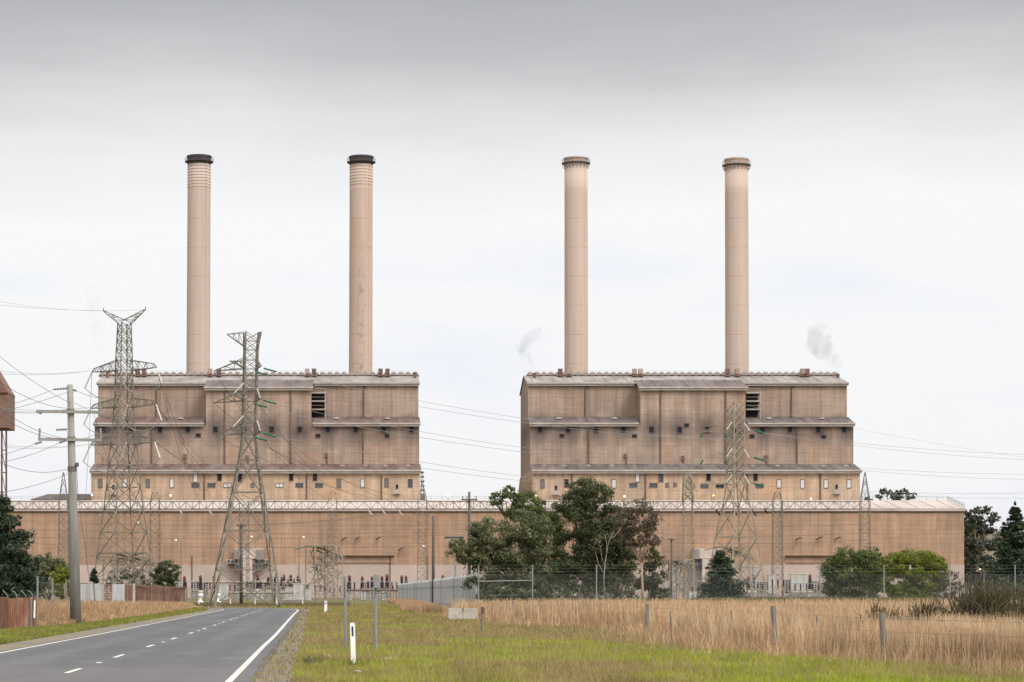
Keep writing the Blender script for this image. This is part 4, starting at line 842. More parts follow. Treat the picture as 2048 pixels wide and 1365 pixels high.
# fence wires between the paddock posts
fp = [(965, 96), (1199, GY(1252)), (1293, GY(1271)), (1553, GY(1300)), (1772, GY(1331)), (2150, 46)]
for h, nm in ((1.08, 'top'), (.78, 'middle'), (.48, 'bottom')):
    pts = [(X(px, Y), Y, h) for px, Y in fp]; curve('fence_wire', pts, .0035, K['steeld'], nm + ' strand of plain wire along the paddock posts', 'wire', 'paddock fence wires')
Y = 66.; x = X(1594, Y); t = thing('warning_sign', 'small pale warning plate hung on the paddock wire in the dry grass', 'sign', (x, Y, Z(1258, Y)))
MB().box(x-.07, x+.07, Y-.01, Y+.01, Z(1249, Y), Z(1239, Y)).build('upper_plate', K['block'], t); MB().box(x-.05, x+.065, Y-.012, Y+.008, Z(1259, Y), Z(1250, Y)).build('lower_plate', K['offwhite'], t)
m = MB(); zt = Z(1244, Y); m.box(x-.045, x-.03, Y-.016, Y-.011, zt-.04, zt+.05); m.box(x+.02, x+.035, Y-.016, Y-.011, zt-.03, zt+.05); m.box(x-.028, x+.018, Y-.016, Y-.011, zt+.035, zt+.05); m.build('symbol', K['brownsteel'], t)
# black bird on the road
Y = 252.; bx, bz = X(558, Y), .015; t = thing('bird', 'black bird standing on the road at its far end', 'bird', (bx, Y, bz)); m = MB()
m.tube([(bx-.24, Y, bz+.07), (bx-.12, Y, bz+.13), (bx, Y, bz+.19), (bx+.1, Y, bz+.26), (bx+.15, Y, bz+.34), (bx+.2, Y, bz+.36), (bx+.28, Y, bz+.345)], [.02, .055, .09, .085, .06, .05, .008], 10)
for d in (-.03, .03): m.tube([(bx+.02, Y+d, bz+.14), (bx+.03, Y+d, bz)], .011, 5)
m.build('body', K['bird'], t, smooth=True)

# ------------------------------------------------------------------ fences
def corrugated(mb, a, b, z0, z1, pitch, amp, m=0):
    a, b = Vector(a), Vector(b); L = (b-a).length; n = max(2, int(L/pitch)*2); d = (b-a).normalized(); nn = Vector((d.y, -d.x, 0)); vs = []
    for th in (0, .02):
        for zz in (z0, z1):
            for i in range(n+1): p = a.lerp(b, i/n)+nn*(amp*(1 if i % 2 else -1)+th); vs.append((p.x, p.y, zz))
    k = n+1; fs = []
    for i in range(n): fs += [(i, i+1, k+i+1, k+i), (2*k+i+1, 2*k+i, 3*k+i, 3*k+i+1), (k+i, k+i+1, 3*k+i+1, 3*k+i)]
    mb.add(vs, fs, m)
# rusty sheet fence at the left edge
Y = 109.; t = thing('rusty_fence', 'rusty corrugated sheet fence with bent barbed wire arms at the left edge', 'fence', (X(30, Y), Y, 0)); h = Z(1197, Y)
for i, (a, b, mt) in enumerate(((-70, -32, 'rustd'), (-32, 0, 'rustwall'), (0, 16, 'rustd'), (16, 33, 'rustwall'), (33, 59, 'rustwall'), (59, 76, 'rustd'))):
    m = MB(); corrugated(m, (X(a, Y), Y, 0), (X(b-.4, Y), Y-.02*(i % 2), 0), -.05, h+.03*(i % 3), .09, .012); m.build('sheet_panel', K[mt], t)
m = MB(); 
for zz in (h*.3, h*.8): m.bar((X(-70, Y), Y+.08, zz), (X(76, Y), Y+.08, zz), .06)
m.build('rail', K['brownsteel'], t)
for i, px in enumerate((-20, 5, 23, 41, 55)):
    m = MB(); x = X(px+10, Y); m.tube([(x, Y+.1, 0), (x, Y+.1, h+.12), (x-.1-.05*(i % 2), Y+.1, h+.28), (x-.24, Y+.1, h+.36)], .018, 6); m.build('barbed_wire_arm', K['zinc'], t)
m = MB(); m.bar((X(63, Y), Y-.08, 0), (X(63, Y), Y-.08, h+.05), .1); m.bar((X(69, Y), Y-.06, .5), (X(70, Y), Y-.06, h-.1), .07, m=1); m.build('post', [K['post'], K['white']], t)
# mixed tin and slat fence further along
t = thing('patchwork_fence', 'patchwork fence of grey tin sheets and rusty brown slats along the left verge', 'fence', (X(250, 215), 215, 0))
seg = [((160, 186), (178, 190), 'tin'), ((178, 190), (196, 195), 'tin'), ((196, 195), (208, 198), 'tin'), ((208, 198), (224, 202), 'slat'), ((224, 202), (249, 208), 'tin'), ((249, 208), (270, 216), 'rustd')]
for i, ((pa, ya), (pb_, yb_), mt) in enumerate(seg):
    m = MB(); A, B = (X(pa, ya), ya, 0), (X(pb_-.4, yb_), yb_, 0)
    if mt == 'slat':
        for k in range(15): z_ = .3+k*.145; m.bar((A[0], A[1], z_), (B[0], B[1], z_), .03, .085)
        m.bar((A[0], A[1]+.05, 0), (A[0], A[1]+.05, 2.4), .06); m.bar((B[0], B[1]+.05, 0), (B[0], B[1]+.05, 2.4), .06); m.build('slat_panel', K['slat'], t)
    else: corrugated(m, A, B, 0, 2.38+.03*math.sin(i*2.1), .22, .03); m.build('sheet_panel', K[mt], t)
m = MB(); n = 34
for k in range(n):
    f_ = k/n; pa = 270+f_*100; ya = 216+f_*84; x = X(pa, ya); hh = 2.42-.1*f_; m.box(x-.19, x+.15, ya-.03, ya+.03, 0, hh+random.uniform(-.05, .05))
m.bar((X(270, 216), 216.1, 2.3), (X(370, 300), 300.1, 2.3), .12); m.build('slat_panel', K['rustd'], t)
m = MB()
for k in range(16): f_ = k/15; pa = 271+f_*99; ya = 215.4+f_*84; x = X(pa, ya); m.bar((x, ya, 0), (x, ya, 2.4), .08)
m.build('batten', K['slat'], t)
for px, Y, yt, mt, w_, lb in ((268, GY(1228), 1168, 'block', .17, 'pale square concrete post before the patchwork fence'), (137, GY(1246), 1168, 'post', .12, 'leaning dark fence stake left of the thick power pole'), (193, GY(1236), 1165, 'post', .09, 'thin leaning stake right of the thick power pole')):
    x = X(px, Y); zt = Z(yt, Y); m = MB().bar((x, Y, -.1), (x-(.0 if mt == 'block' else .22), Y, zt), w_); tag(m.build('fence_post', K[mt], None, (x, Y, 0)), lb, 'fence post', 'left verge posts')

def meshmat(name, cell, wire, col):
    m, t, b, o = newmat(name); q = t.xyz(t.node('ShaderNodeTexCoord').outputs['Object'])
    h_ = t.math('ADD', q[0], q[1]); a = t.math('FRACT', t.math('DIVIDE', t.math('ADD', h_, q[2]), cell)); d = t.math('FRACT', t.math('DIVIDE', t.math('SUBTRACT', h_, q[2]), cell))
    k = t.math('MAXIMUM', t.math('LESS_THAN', a, wire/cell), t.math('LESS_THAN', d, wire/cell))
    tr = t.node('ShaderNodeBsdfTransparent'); mxs = t.node('ShaderNodeMixShader'); t.put(b.inputs['Base Color'], col); b.inputs['Roughness'].default_value = .6
    t.put(mxs.inputs[0], k); t.l.new(tr.outputs[0], mxs.inputs[1]); t.l.new(b.outputs[0], mxs.inputs[2]); t.l.new(mxs.outputs[0], o.inputs[0]); return m
K['mesh'] = meshmat('chain_link', .06, .0032, (.14, .14, .135))
def chainlink(label, pts, h, hpost, arm=True, rail=None):
    """pts: (x, y) post positions"""
    t = thing('chain_link_fence', label, 'fence', (pts[0][0], pts[0][1], 0)); m = MB()
    for a, b in zip(pts, pts[1:]): m.add([(a[0], a[1], .05), (b[0], b[1], .05), (b[0], b[1], h), (a[0], a[1], h)], [(0, 1, 2, 3)])
    m.build('chain_link', K['mesh'], t); m = MB()
    for hh in (h, h*.5): 
        for a, b in zip(pts, pts[1:]): m.bar((a[0], a[1]-.03, hh), (b[0], b[1]-.03, hh), .007)
    if arm:
        for k in (1, 2, 3): 
            for a, b in zip(pts, pts[1:]): m.bar((a[0], a[1], h+(hpost-h)*k/3.1), (b[0], b[1], h+(hpost-h)*k/3.1), .007)
    if rail: a, b = pts[rail], pts[rail+1]; m.bar((a[0], a[1], Z(1164, a[1])), (b[0], b[1], Z(1162, b[1])), .07)
    m.build('wire', K['zinc'], t)
    for a in pts: MB().tube([(a[0], a[1], -.1), (a[0], a[1], hpost)], .045, 8).build('post', K['zinc'], t)
chainlink('long chain link fence with barbed wire behind the dry grass on the right', [(X(px, 165), 165) for px in (957, 1065, 1193, 1345, 1505, 1640, 1768, 1900, 2030, 2160)], Z(1150, 165), Z(1130, 165), True, None)
m = None
Yp = 165; tag(MB().tube([(X(957, Yp), Yp-.1, Z(1163.5, Yp)), (X(1063, Yp), Yp-.1, Z(1161.5, Yp))], .035, 8).build('brace_pipe', K['zinc'], None, (X(957, Yp), Yp, Z(1163, Yp))), 'pale horizontal brace pipe on the first bay of the chain link fence', 'pipe')
chainlink('yard chain link fence beyond the road bend', [(X(px, 330), 330) for px in np.linspace(370, 800, 17)], 2.1, 2.5)
chainlink('short sagging chain link fence between rusty fence and thick power pole', [(X(75, 118), 118), (X(105, 135), 135), (X(132, 150), 150), (X(160, 186), 186)], 2.2, 2.5, False)
chainlink('far chain link fence at the right by the pine trees', [(X(px, 330), 330) for px in np.linspace(1880, 2120, 9)], 2.2, 2.6)
# palisade fence running away from the concrete block
t = thing('palisade_fence', 'tall grey steel palisade fence with spiked pales left of the eucalypts', 'fence', (X(952, 205), 205, 0))
a, b = Vector((X(948, 205), 205, 0)), Vector((X(796, 390), 390, 0)); n = 240; pl_ = [MB() for _ in range(4)]
for k in range(n):
    p_ = a.lerp(b, k/n); f_ = k/n; hgt = 3.05-.2*f_+random.uniform(-.02, .02)+(.0 if k % 31 else .05); w_ = .26
    nn = Vector((b-a)).normalized()*w_/2; q_ = Vector((nn.y, -nn.x, 0)).normalized()*.03; mm = pl_[min(3, int(f_*4))]
    vs = [p_-nn, p_+nn, p_+nn+Vector((0, 0, hgt)), p_+Vector((0, 0, hgt+.22)), p_-nn+Vector((0, 0, hgt))]
    mm.add([v-q_ for v in vs]+[v+q_ for v in vs], [(0, 1, 2, 3, 4), (9, 8, 7, 6, 5)]+[(i, 5+i, 5+(i+1) % 5, (i+1) % 5) for i in range(5)])
for k in range(15): x = X(925+k*1.9, 204.5); w_ = .035; pl_[0].box(x-w_, x+w_, 204.45, 204.5, 0, 3.0+random.uniform(-.03, .03))
for mm in pl_: mm.build('pale_panel', K['palis'], t)
m = MB()
for hh in (.6, 2.4): m.bar(a+Vector((.1, 0, hh)), b+Vector((.1, 0, hh)), .07)
m.build('rail', K['palis'], t)
for k in range(22):
    f_ = (k/21)**1.3; p_ = a.lerp(b, f_); MB().bar((p_.x, p_.y, 0), (p_.x+.0, p_.y, 3.9-.3*f_), .07).build('post', K['palis'], t)
for px in (926, 933, 941, 946, 950, 955): Yq = 203.8; MB().bar((X(px, Yq), Yq, 0), (X(px, Yq), Yq, Z(1134+abs(px-948)*.6, Yq)), .06).build('post', K['zinc'], t)
for (px, yt, yb_, lb) in ((910, 1121, 1200, 'grey steel post above the palisade fence under the tree edge'),):
    Yq = 250; tag(MB().tube([(X(px, Yq), Yq, 0), (X(px, Yq), Yq, Z(yt, Yq))], .08, 8).build('steel_post', K['zinc'], None, (X(px, Yq), Yq, 0)), lb, 'post')
Yq = 240.; t = thing('road_sign', 'back of a small teal street name sign left of the eucalypts', 'sign', (X(908, Yq), Yq, 0)); MB().box(X(889, Yq), X(928, Yq), Yq-.02, Yq+.02, Z(1077.5, Yq), Z(1073.5, Yq)).build('sign_plate', K['bluegl'], t); MB().tube([(X(912, Yq), Yq+.06, 0), (X(912, Yq), Yq+.06, Z(1074, Yq))], .04, 8).build('post', K['zinc'], t)

# ------------------------------------------------------------------ overhead lines
def wire(a, b, sag, r, lb, grp, mt='cable'):
    a, b = P(*a), P(*b); n = 14
    pts = [a.lerp(b, i/n)-Vector((0, 0, sag*4*(i/n)*(1-i/n))) for i in range(n+1)]; curve('power_line', pts, r, K[mt], lb, 'power line', grp)
Yp = GY(1251)
L1 = 'thin line from the thick grey pole to beyond the left picture edge'
for a, b, s in (((140, 806), (-40, 680), .2), ((134, 817), (-30, 745), .3), ((107, 779), (-40, 824), .1), ((136, 784), (-40, 832), .1), ((78, 826), (-60, 812), .1), ((132, 878), (-30, 796), .3), ((134, 880), (-30, 815), .3), ((70, 888), (-40, 918), .1), ((118, 886), (-40, 930), .2), ((144, 935), (-40, 905), .5), ((145, 944), (-40, 990), .2)):
    wire((*a, Yp), (*b, 95), s, .011, L1, 'lines from the thick grey pole')
for a, b, s in (((153, 782), (250, 775), .6), ((148, 806), (330, 870), .3), ((201, 803), (330, 760), .5), ((202, 858), (330, 800), .5), ((160, 880), (300, 800), .4)): wire((*a, Yp), (b[0], b[1], 200), s, .011, 'thin line from the thick grey pole across the left boiler house', 'lines right of the thick grey pole')
for y in (742, 815, 889):
    for d in (0, 2): wire((180-d, y, 348), (-60, y-7+d*3, 300), .6, .022, 'conductor from the horned pylon towards the left picture edge', 'left conductors of the horned pylon', 'cablel')
wire((207, 622, 350), (-60, 592, 300), .5, .016, 'earth wire from the left horn of the horned pylon', 'earth wires', 'cablel'); wire((291, 620, 350), (-60, 604, 300), .5, .016, 'earth wire from the right horn of the horned pylon', 'earth wires', 'cablel')
for i, (y, e) in enumerate(((742, 400), (815, 488), (889, 560))):
    for d in (0, 1): wire((314, y-3+d, 350), (e+d*30, 1003, 560), 2.5, .03, 'conductor sloping from the horned pylon down to the gantry beam', 'downward conductors of the horned pylon')
    wire((184, y, 350), (e-230, 1003, 560), 2.5, .03, 'conductor sloping from the horned pylon down to the gantry beam', 'downward conductors of the horned pylon')
for i, (y, e) in enumerate(((740, 665), (803, 760), (868, 845))):
    wire((426, y+2, 268), (e, 1003, 560), 2.5, .028, 'conductor sloping from the flat topped pylon down to the gantry beam', 'downward conductors of the flat topped pylon'); wire((463, y-8, 268), (e+30, 1003, 560), 2.0, .028, 'conductor sloping from the flat topped pylon down to the gantry beam', 'downward conductors of the flat topped pylon')
for y, y3 in ((738, 866), (803, 920), (868, 972)):
    wire((553, y+6, 268), (1402, y3+10, 420), 1.2, .022, 'long conductor between the flat topped pylon and the right pylon', 'conductors between the two right pylons', 'cablel'); wire((537, y+17, 265), (1452, y3+12, 418), 1.6, .022, 'long conductor between the flat topped pylon and the right pylon', 'conductors between the two right pylons', 'cablel')
    wire((1528, y3, 420), (2120, y3+45-(y-738)*.25, 520), .8, .026, 'conductor from the right pylon to the right picture edge', 'conductors right of the right pylon', 'cablel'); wire((1500, y3-3, 420), (2120, y3+56-(y-738)*.25, 520), 1., .026, 'conductor from the right pylon to the right picture edge', 'conductors right of the right pylon', 'cablel')
wire((1471, 806, 420), (2120, 925, 520), .8, .018, 'earth wire from the right pylon to the right picture edge', 'earth wires', 'cablel')
for px, d in ((472, 0), (492, 3)): wire((px, 1050, 290), (px+450, 1001, 230), .6, .014, 'service line between two dark timber poles left of the eucalypts', 'service lines between timber poles')
for px, d in ((930, 0), (952, 3)): wire((px, 1001, 230), (1338+d*3, 1080, 300), 1.5, .014, 'service line drooping through the eucalypts between timber poles', 'service lines between timber poles')
for y, e in ((1060, 1064), (1075, 1070), (1088, 1092), (1045, 1050)): wire((60, y, 600), (930, e, 560), .6, .03, 'busbar line stretched level in front of the hall wall', 'level lines before the hall wall')
for y, e in ((1050, 1048), (1070, 1066), (1085, 1080)): wire((1330, y, 600), (1735, e, 560), .6, .03, 'busbar line stretched level in front of the hall wall, right part', 'level lines before the hall wall')

# ------------------------------------------------------------------ vegetation
def leaves_np(blobs, L, wd, dens, droop, seed, sub=26, shell=.55, sr=.26, flat=.8, jit=.55):
    r = np.random.default_rng(seed); out = []
    for (cx, cy, cz, rx, ry, rz) in blobs:
        d = r.normal(size=(sub, 3)); d /= np.linalg.norm(d, axis=1)[:, None]; d[:, 2] = np.where(d[:, 2] < -.55, d[:, 2]*.5, d[:, 2])
        rad = shell+(1-shell)*r.random(sub)**.6; ctr = d*rad[:, None]*np.array([rx, ry, rz])+np.array([cx, cy, cz])
        n = max(30, int(dens*rx*rz)); k = r.integers(0, sub, n); s_ = sr*(rx+rz)/2*(.6+.8*r.random(sub))
        off = r.normal(size=(n, 3))*.55; off *= np.minimum(1, 1.25/np.maximum(np.linalg.norm(off, axis=1), 1e-6))[:, None]
        p = ctr[k]+off*s_[k][:, None]*np.array([1.15, 1.15, flat])
        a = r.normal(size=(n, 3)); a[:, 2] -= droop; a /= np.linalg.norm(a, axis=1)[:, None]
        nn = off/np.maximum(np.linalg.norm(off, axis=1), 1e-6)[:, None]+r.normal(size=(n, 3))*jit; nn /= np.linalg.norm(nn, axis=1)[:, None]
        a = a-nn*np.sum(a*nn, axis=1)[:, None]; a /= np.maximum(np.linalg.norm(a, axis=1), 1e-6)[:, None]
        b = np.cross(nn, a); b /= np.maximum(np.linalg.norm(b, axis=1), 1e-6)[:, None]
        l_ = L*(.6+.8*r.random(n))[:, None]; w_ = wd*(.6+.8*r.random(n))[:, None]
        q = np.stack([p-a*l_/2, p+b*w_/2, p+a*l_/2, p-b*w_/2], axis=1); out.append(q.reshape(-1, 3))
    return np.concatenate(out)
LM = dict(
    grey=leafmat('gum_leaves', [(.045, .056, .024), (.08, .094, .042), (.12, .13, .062), (.16, .16, .09)]),
    dark=leafmat('dark_leaves', [(.027, .038, .015), (.046, .06, .022), (.068, .083, .033), (.092, .104, .045)]),
    yell=leafmat('yellow_green_leaves', [(.065, .092, .010), (.11, .142, .014), (.155, .18, .02), (.19, .195, .03)]),
    red=leafmat('reddish_leaves', [(.060, .048, .034), (.095, .070, .050), (.13, .092, .066), (.06, .065, .034)]),
    pine=leafmat('pine_needles', [(.014, .026, .016), (.022, .038, .02), (.032, .05, .026), (.045, .062, .03)], .12),
    bush=leafmat('bush_leaves', [(.036, .054, .014), (.06, .083, .021), (.088, .112, .03), (.118, .138, .04)]),
    broom=leafmat('broom_stems', [(.05, .04, .02), (.08, .064, .028), (.115, .092, .045), (.06, .056, .026)]),
    far=leafmat('far_leaves', [(.035, .048, .036), (.05, .064, .048), (.07, .083, .06), (.085, .095, .075)]))
def tree(name, label, cat, px, Y, blobs, leaf, trunk='trunkd', tr=.16, dens=None, L=.30, wd=.12, droop=.4, seed=1, sub=26, group=None, dead=0, depth=1., forks=None, shell=.5, sr=.26):
    u = Y/F; x = X(px, Y); t = thing(name, label, cat, (x, Y, 0), group)
    bl_ = [(X(b[0], Y), Y+(b[4] if len(b) > 4 else 0), Z(b[1], Y), b[2]*u, (b[2]+b[3])/2*u*depth, b[3]*u) for b in blobs]
    if dens is None: dens = 32/(L*wd)
    npmesh('crown', leaves_np(bl_, L, wd, dens, droop, seed, sub, shell, sr), 4, LM[leaf], parent=t)
    m = MB(); r_ = random.Random(seed); top = max(bl_, key=lambda b: b[2]); fork = Vector((x+(top[0]-x)*.25, Y, top[2]*.38 if forks is None else forks))
    m.tube([(x, Y, -.3), (x+(fork.x-x)*.4, Y, fork.z*.5), fork], [tr*1.25, tr, tr*.8], 8)
    for b in bl_:
        tip = Vector(b[:3]); mid = fork.lerp(tip, .5)+Vector((r_.uniform(-.3, .3), r_.uniform(-.3, .3), r_.uniform(-.1, .4)))*b[3]*.4; m.tube([fork, mid, tip], [tr*.62, tr*.4, tr*.2], 6)
        for k in range(5): e = tip+Vector((r_.uniform(-1, 1)*b[3], r_.uniform(-1, 1)*b[4], r_.uniform(-.5, .9)*b[5]))*.75; m.tube([mid.lerp(tip, .6), (mid.lerp(tip, .6)+e)/2+Vector((0, 0, .15)), e], [tr*.25, tr*.16, tr*.06], 5)
    m.build('trunk', K[trunk], t, smooth=True)
    return t
G = 'eucalypts behind the dry grass'
tree('eucalypt_tree', 'broad grey green eucalypt with open drooping crown beside the dark timber pole', 'tree', 1048, 182, [(985, 1075, 48, 38), (935, 1112, 36, 34), (960, 1060, 22, 16), (1052, 1060, 46, 40), (1032, 1108, 52, 42), (965, 1152, 42, 38), (1012, 1155, 38, 30), (1075, 1100, 30, 30), (915, 1095, 18, 18), (985, 1120, 40, 34), (1060, 1150, 40, 36), (1000, 1178, 46, 22)], 'grey', 'trunkd', .17, L=.26, wd=.085, droop=.9, seed=3, group=G, sub=30)
tree('eucalypt_tree', 'yellow green topped eucalypt rising behind the broad grey green one', 'tree', 1090, 196, [(1022, 988, 24, 17), (992, 1002, 13, 17), (1060, 1012, 40, 26), (1085, 1045, 36, 34), (1098, 1090, 26, 50), (1095, 1140, 30, 40), (1045, 1030, 34, 26), (1075, 1165, 40, 30), (1108, 1160, 30, 36)], 'bush', 'trunkd', .2, L=.22, wd=.09, seed=5, group=G, sub=30, forks=3)
tree('eucalypt_tree', 'tallest dark eucalypt in the middle of the clump', 'tree', 1170, 193, [(1165, 980, 36, 24), (1190, 992, 34, 26), (1140, 1008, 36, 26), (1165, 1020, 44, 28), (1205, 1042, 44, 34), (1150, 1060, 46, 40), (1195, 1090, 52, 46), (1235, 1085, 32, 44), (1160, 1120, 44, 50), (1225, 1140, 42, 46), (1165, 1168, 50, 34), (1130, 1150, 34, 40), (1215, 1165, 46, 36), (1245, 1120, 30, 40)], 'dark', 'trunkg', .22, L=.22, wd=.09, seed=8, group=G, sub=30)
tree('eucalypt_tree', 'reddish leaved eucalypt with bare pink trunk at the right end of the clump', 'tree', 1286, 184, [(1275, 1016, 32, 20), (1250, 1040, 26, 28), (1298, 1040, 24, 28), (1275, 1055, 36, 22), (1305, 1078, 16, 26), (1255, 1080, 18, 22), (1280, 1085, 20, 16), (1240, 1065, 18, 20)], 'red', 'trunkr', .10, dens=900, L=.22, wd=.08, droop=.8, seed=12, group=G, sub=34, shell=.45, forks=4)
tree('shrub', 'dark leafy shrub around the foot of the pink trunked eucalypt', 'shrub', 1300, 188, [(1302, 1120, 14, 30), (1308, 1155, 22, 34), (1290, 1165, 26, 28), (1318, 1188, 24, 20)], 'dark', 'trunkd', .08, seed=15)
tree('shrub', 'low dark undergrowth shrub beneath the broad eucalypt', 'shrub', 1010, 178, [(985, 1192, 36, 16), (1030, 1190, 34, 18), (1075, 1192, 34, 18), (1110, 1185, 26, 22)], 'dark', 'trunkd', .07, seed=16)
tree('shrub', 'dark undergrowth shrub beneath the tallest eucalypt', 'shrub', 1190, 180, [(1150, 1188, 34, 24), (1200, 1192, 34, 18), (1245, 1180, 30, 30)], 'dark', 'trunkd', .07, dens=420, seed=17)
# pale bare sapling
Y = 176.; x = X(1209, Y); m = MB(); bp = lambda a, b: P(a, b, Y)
m.tube([(x, Y, 0), bp(1208, 1150), bp(1211, 1120), bp(1217, 1085), bp(1228, 1062)], [.04, .037, .032, .022, .008], 6); m.tube([bp(1208, 1150), bp(1197, 1128), bp(1191, 1105)], [.028, .02, .008], 6); m.tube([bp(1209, 1135), bp(1203, 1112), bp(1201, 1095)], [.022, .016, .007], 6); m.tube([bp(1213, 1108), bp(1213, 1085), bp(1210, 1070)], [.03, .02, .01], 6); m.tube([bp(1219, 1080), bp(1230, 1072), bp(1243, 1056)], [.025, .018, .008], 6)
tag(m.build('bare_sapling', K['trunkg2'], None, (x, Y, 0), smooth=True), 'leafless pale forked sapling standing before the dark clump', 'tree')
for i, (px, Y, sd_, lb) in enumerate(((1140, 172, 4, 'tangle of grey dead twigs behind the fence under the tallest eucalypt'), (1255, 172, 6, 'tangle of grey dead twigs left of the pink trunk'), (1335, 190, 9, 'tangle of grey dead twigs beside the small crossarm pole'))):
    r_ = random.Random(sd_); m = MB(); x = X(px, Y)
    for k in range(55): a = Vector((x+r_.uniform(-1.3, 1.3), Y+r_.uniform(-.6, .6), r_.uniform(0, .6))); b = a+Vector((r_.uniform(-.8, .8), r_.uniform(-.4, .4), r_.uniform(.5, 1.8))); m.tube([a, (a+b)/2+Vector((r_.uniform(-.2, .2), 0, 0)), b], [.02, .014, .006], 4)
    tag(m.build('dead_bush', K['trunkg'], None, (x, Y, 0)), lb, 'dead bush', 'dead bushes')
def conifer(label, px, ytop, Y, hw, ybase=None, seed=1, group='conifers', leaf='pine', L=.28, wd=.07, tiers=13, sharp=.75):
    u = Y/F; x = X(px, Y); H = Z(ytop, Y); t = thing('conifer_tree', label, 'tree', (x, Y, 0), group); r = np.random.default_rng(seed); br = MB(); blobs = []
    for i in range(tiers*9):
        f_ = min(.97, r.random()**1.15); zc = H*(.06+.90*f_); rad = hw*u*(1-f_)**sharp*(.8+.35*r.random())+.10; a = 2*math.pi*r.random(); l_ = rad*(.65+.45*r.random())
        tip = Vector((x+math.cos(a)*l_, Y+math.sin(a)*l_, zc+l_*.25*(r.random()*1.3-.3)))
        br.tube([(x, Y, zc-.05), ((x+tip.x)/2, (Y+tip.y)/2, (zc+tip.z)/2-.05), tip], [.05, .035, .015], 4)
        for f2 in (.4, .72, 1.0): q_ = Vector((x, Y, zc)).lerp(tip, f2); s_ = max(.15, l_*.34*(1.15-.35*f2)); blobs.append((q_.x, q_.y, q_.z+.05, s_, s_, s_*.7))
    blobs.append((x, Y, H-.25, .14, .14, .35))
    npmesh('crown', leaves_np(blobs, L, wd, 11./(L*wd), -.5, seed, 9, .3, .5), 4, LM[leaf], parent=t)
    br.tube([(x, Y, -.2), (x, Y, H*.5), (x, Y, H)], [max(.1, H*.022), H*.013, .02], 8); br.build('trunk', K['trunkd'], t)
conifer('small dark conifer in front of the right yard', 1441, 1100, 172, 54, seed=2, tiers=16)
conifer('large dark pine cut by the left picture edge', 2, 985, 150, 76, seed=4, L=.34, wd=.08, tiers=22, sharp=.55)
conifer('tall dark pine cut by the right picture edge', 2030, 1005, 480, 56, seed=6, L=.8, wd=.3, tiers=20, sharp=.7)
conifer('tiny conifer behind the grey tin fence', 188, 1136, 235, 15, seed=9, L=.25, tiers=8)
conifer('second dark pine behind the right edge pine', 2085, 1040, 500, 60, seed=11, L=.8, wd=.3, tiers=12)
Gs = 'round shrubs on the right'
tree('shrub', 'round dark green shrub, left one of the big right pair', 'shrub', 1705, 205, [(1700, 1118, 38, 22), (1668, 1140, 24, 26), (1735, 1128, 28, 24), (1700, 1150, 46, 30), (1745, 1155, 26, 34), (1665, 1172, 18, 26), (1705, 1182, 52, 24)], 'bush', 'trunkg', .1, dens=3000, seed=21, group=Gs, L=.16, wd=.09, sub=70, sr=.24, shell=.6, forks=1)
tree('shrub', 'round yellow green shrub with lumpy crown, right one of the big right pair', 'shrub', 1830, 200, [(1828, 1118, 44, 18), (1790, 1130, 26, 24), (1865, 1130, 28, 22), (1830, 1140, 54, 28), (1880, 1152, 18, 26), (1800, 1165, 36, 28), (1850, 1170, 42, 28), (1825, 1188, 56, 16)], 'yell', 'trunkd', .1, dens=3600, seed=22, group=Gs, L=.14, wd=.08, sub=75, sr=.2, shell=.75, forks=1)
tree('shrub', 'small dark shrub peeping between the two big round shrubs', 'shrub', 1752, 215, [(1752, 1115, 16, 16), (1750, 1140, 18, 24), (1755, 1170, 18, 26)], 'bush', 'trunkd', .07, seed=23, forks=1)
tree('shrub', 'thin brownish shrub at the right flank of the yellow green shrub', 'shrub', 1900, 195, [(1898, 1160, 20, 24), (1912, 1182, 24, 18), (1885, 1188, 20, 16)], 'red', 'trunkg', .06, dens=330, seed=24, forks=1)
tree('eucalypt_tree', 'tall grey eucalypt just past the right end of the hall', 'tree', 1950, 720, [(1965, 1022, 20, 11), (1945, 1032, 20, 14), (1985, 1038, 14, 14), (1950, 1052, 26, 16), (1975, 1060, 20, 14), (1958, 1085, 34, 18), (1990, 1092, 18, 16), (1945, 1115, 24, 24), (1978, 1122, 12, 8), (1940, 1150, 18, 26), (1962, 1160, 14, 18)], 'far', 'trunkp', .4, seed=31, L=1.0, wd=.5, droop=.5, group='eucalypts beyond the hall')
tree('eucalypt_tree', 'dark dense tree behind the tall grey eucalypt at the hall end', 'tree', 1940, 800, [(1940, 1060, 26, 26), (1945, 1100, 34, 34), (1962, 1130, 28, 30), (1990, 1150, 26, 26), (1945, 1160, 30, 26)], 'dark', 'trunkd', .35, seed=39, L=1.0, wd=.5, group='eucalypts beyond the hall')
tree('shrub', 'low dark hedge shrub before the right edge pine', 'shrub', 1995, 430, [(1975, 1172, 18, 9), (2000, 1168, 20, 11), (2025, 1174, 22, 9), (1960, 1180, 14, 7), (2050, 1172, 20, 12)], 'dark', 'trunkd', .1, seed=33, L=.6, wd=.28, forks=1)
tree('eucalypt_tree', 'mid distance eucalypt between the hall end and the right edge pine', 'tree', 2002, 600, [(2003, 1075, 12, 14), (2010, 1100, 14, 20), (2000, 1130, 10, 16)], 'far', 'trunkd', .25, seed=34, L=.9, wd=.4, group='eucalypts beyond the hall')
tree('eucalypt_tree', 'distant umbrella crowned eucalypts showing above the hall roof', 'tree', 1790, 960, [(1772, 984, 13, 8), (1790, 992, 11, 7), (1805, 985, 13, 7), (1822, 994, 11, 7), (1758, 994, 8, 5), (1798, 998, 16, 5)], 'far', 'trunkd', .5, seed=36, L=1.2, wd=.6, group='eucalypts beyond the hall', forks=30)
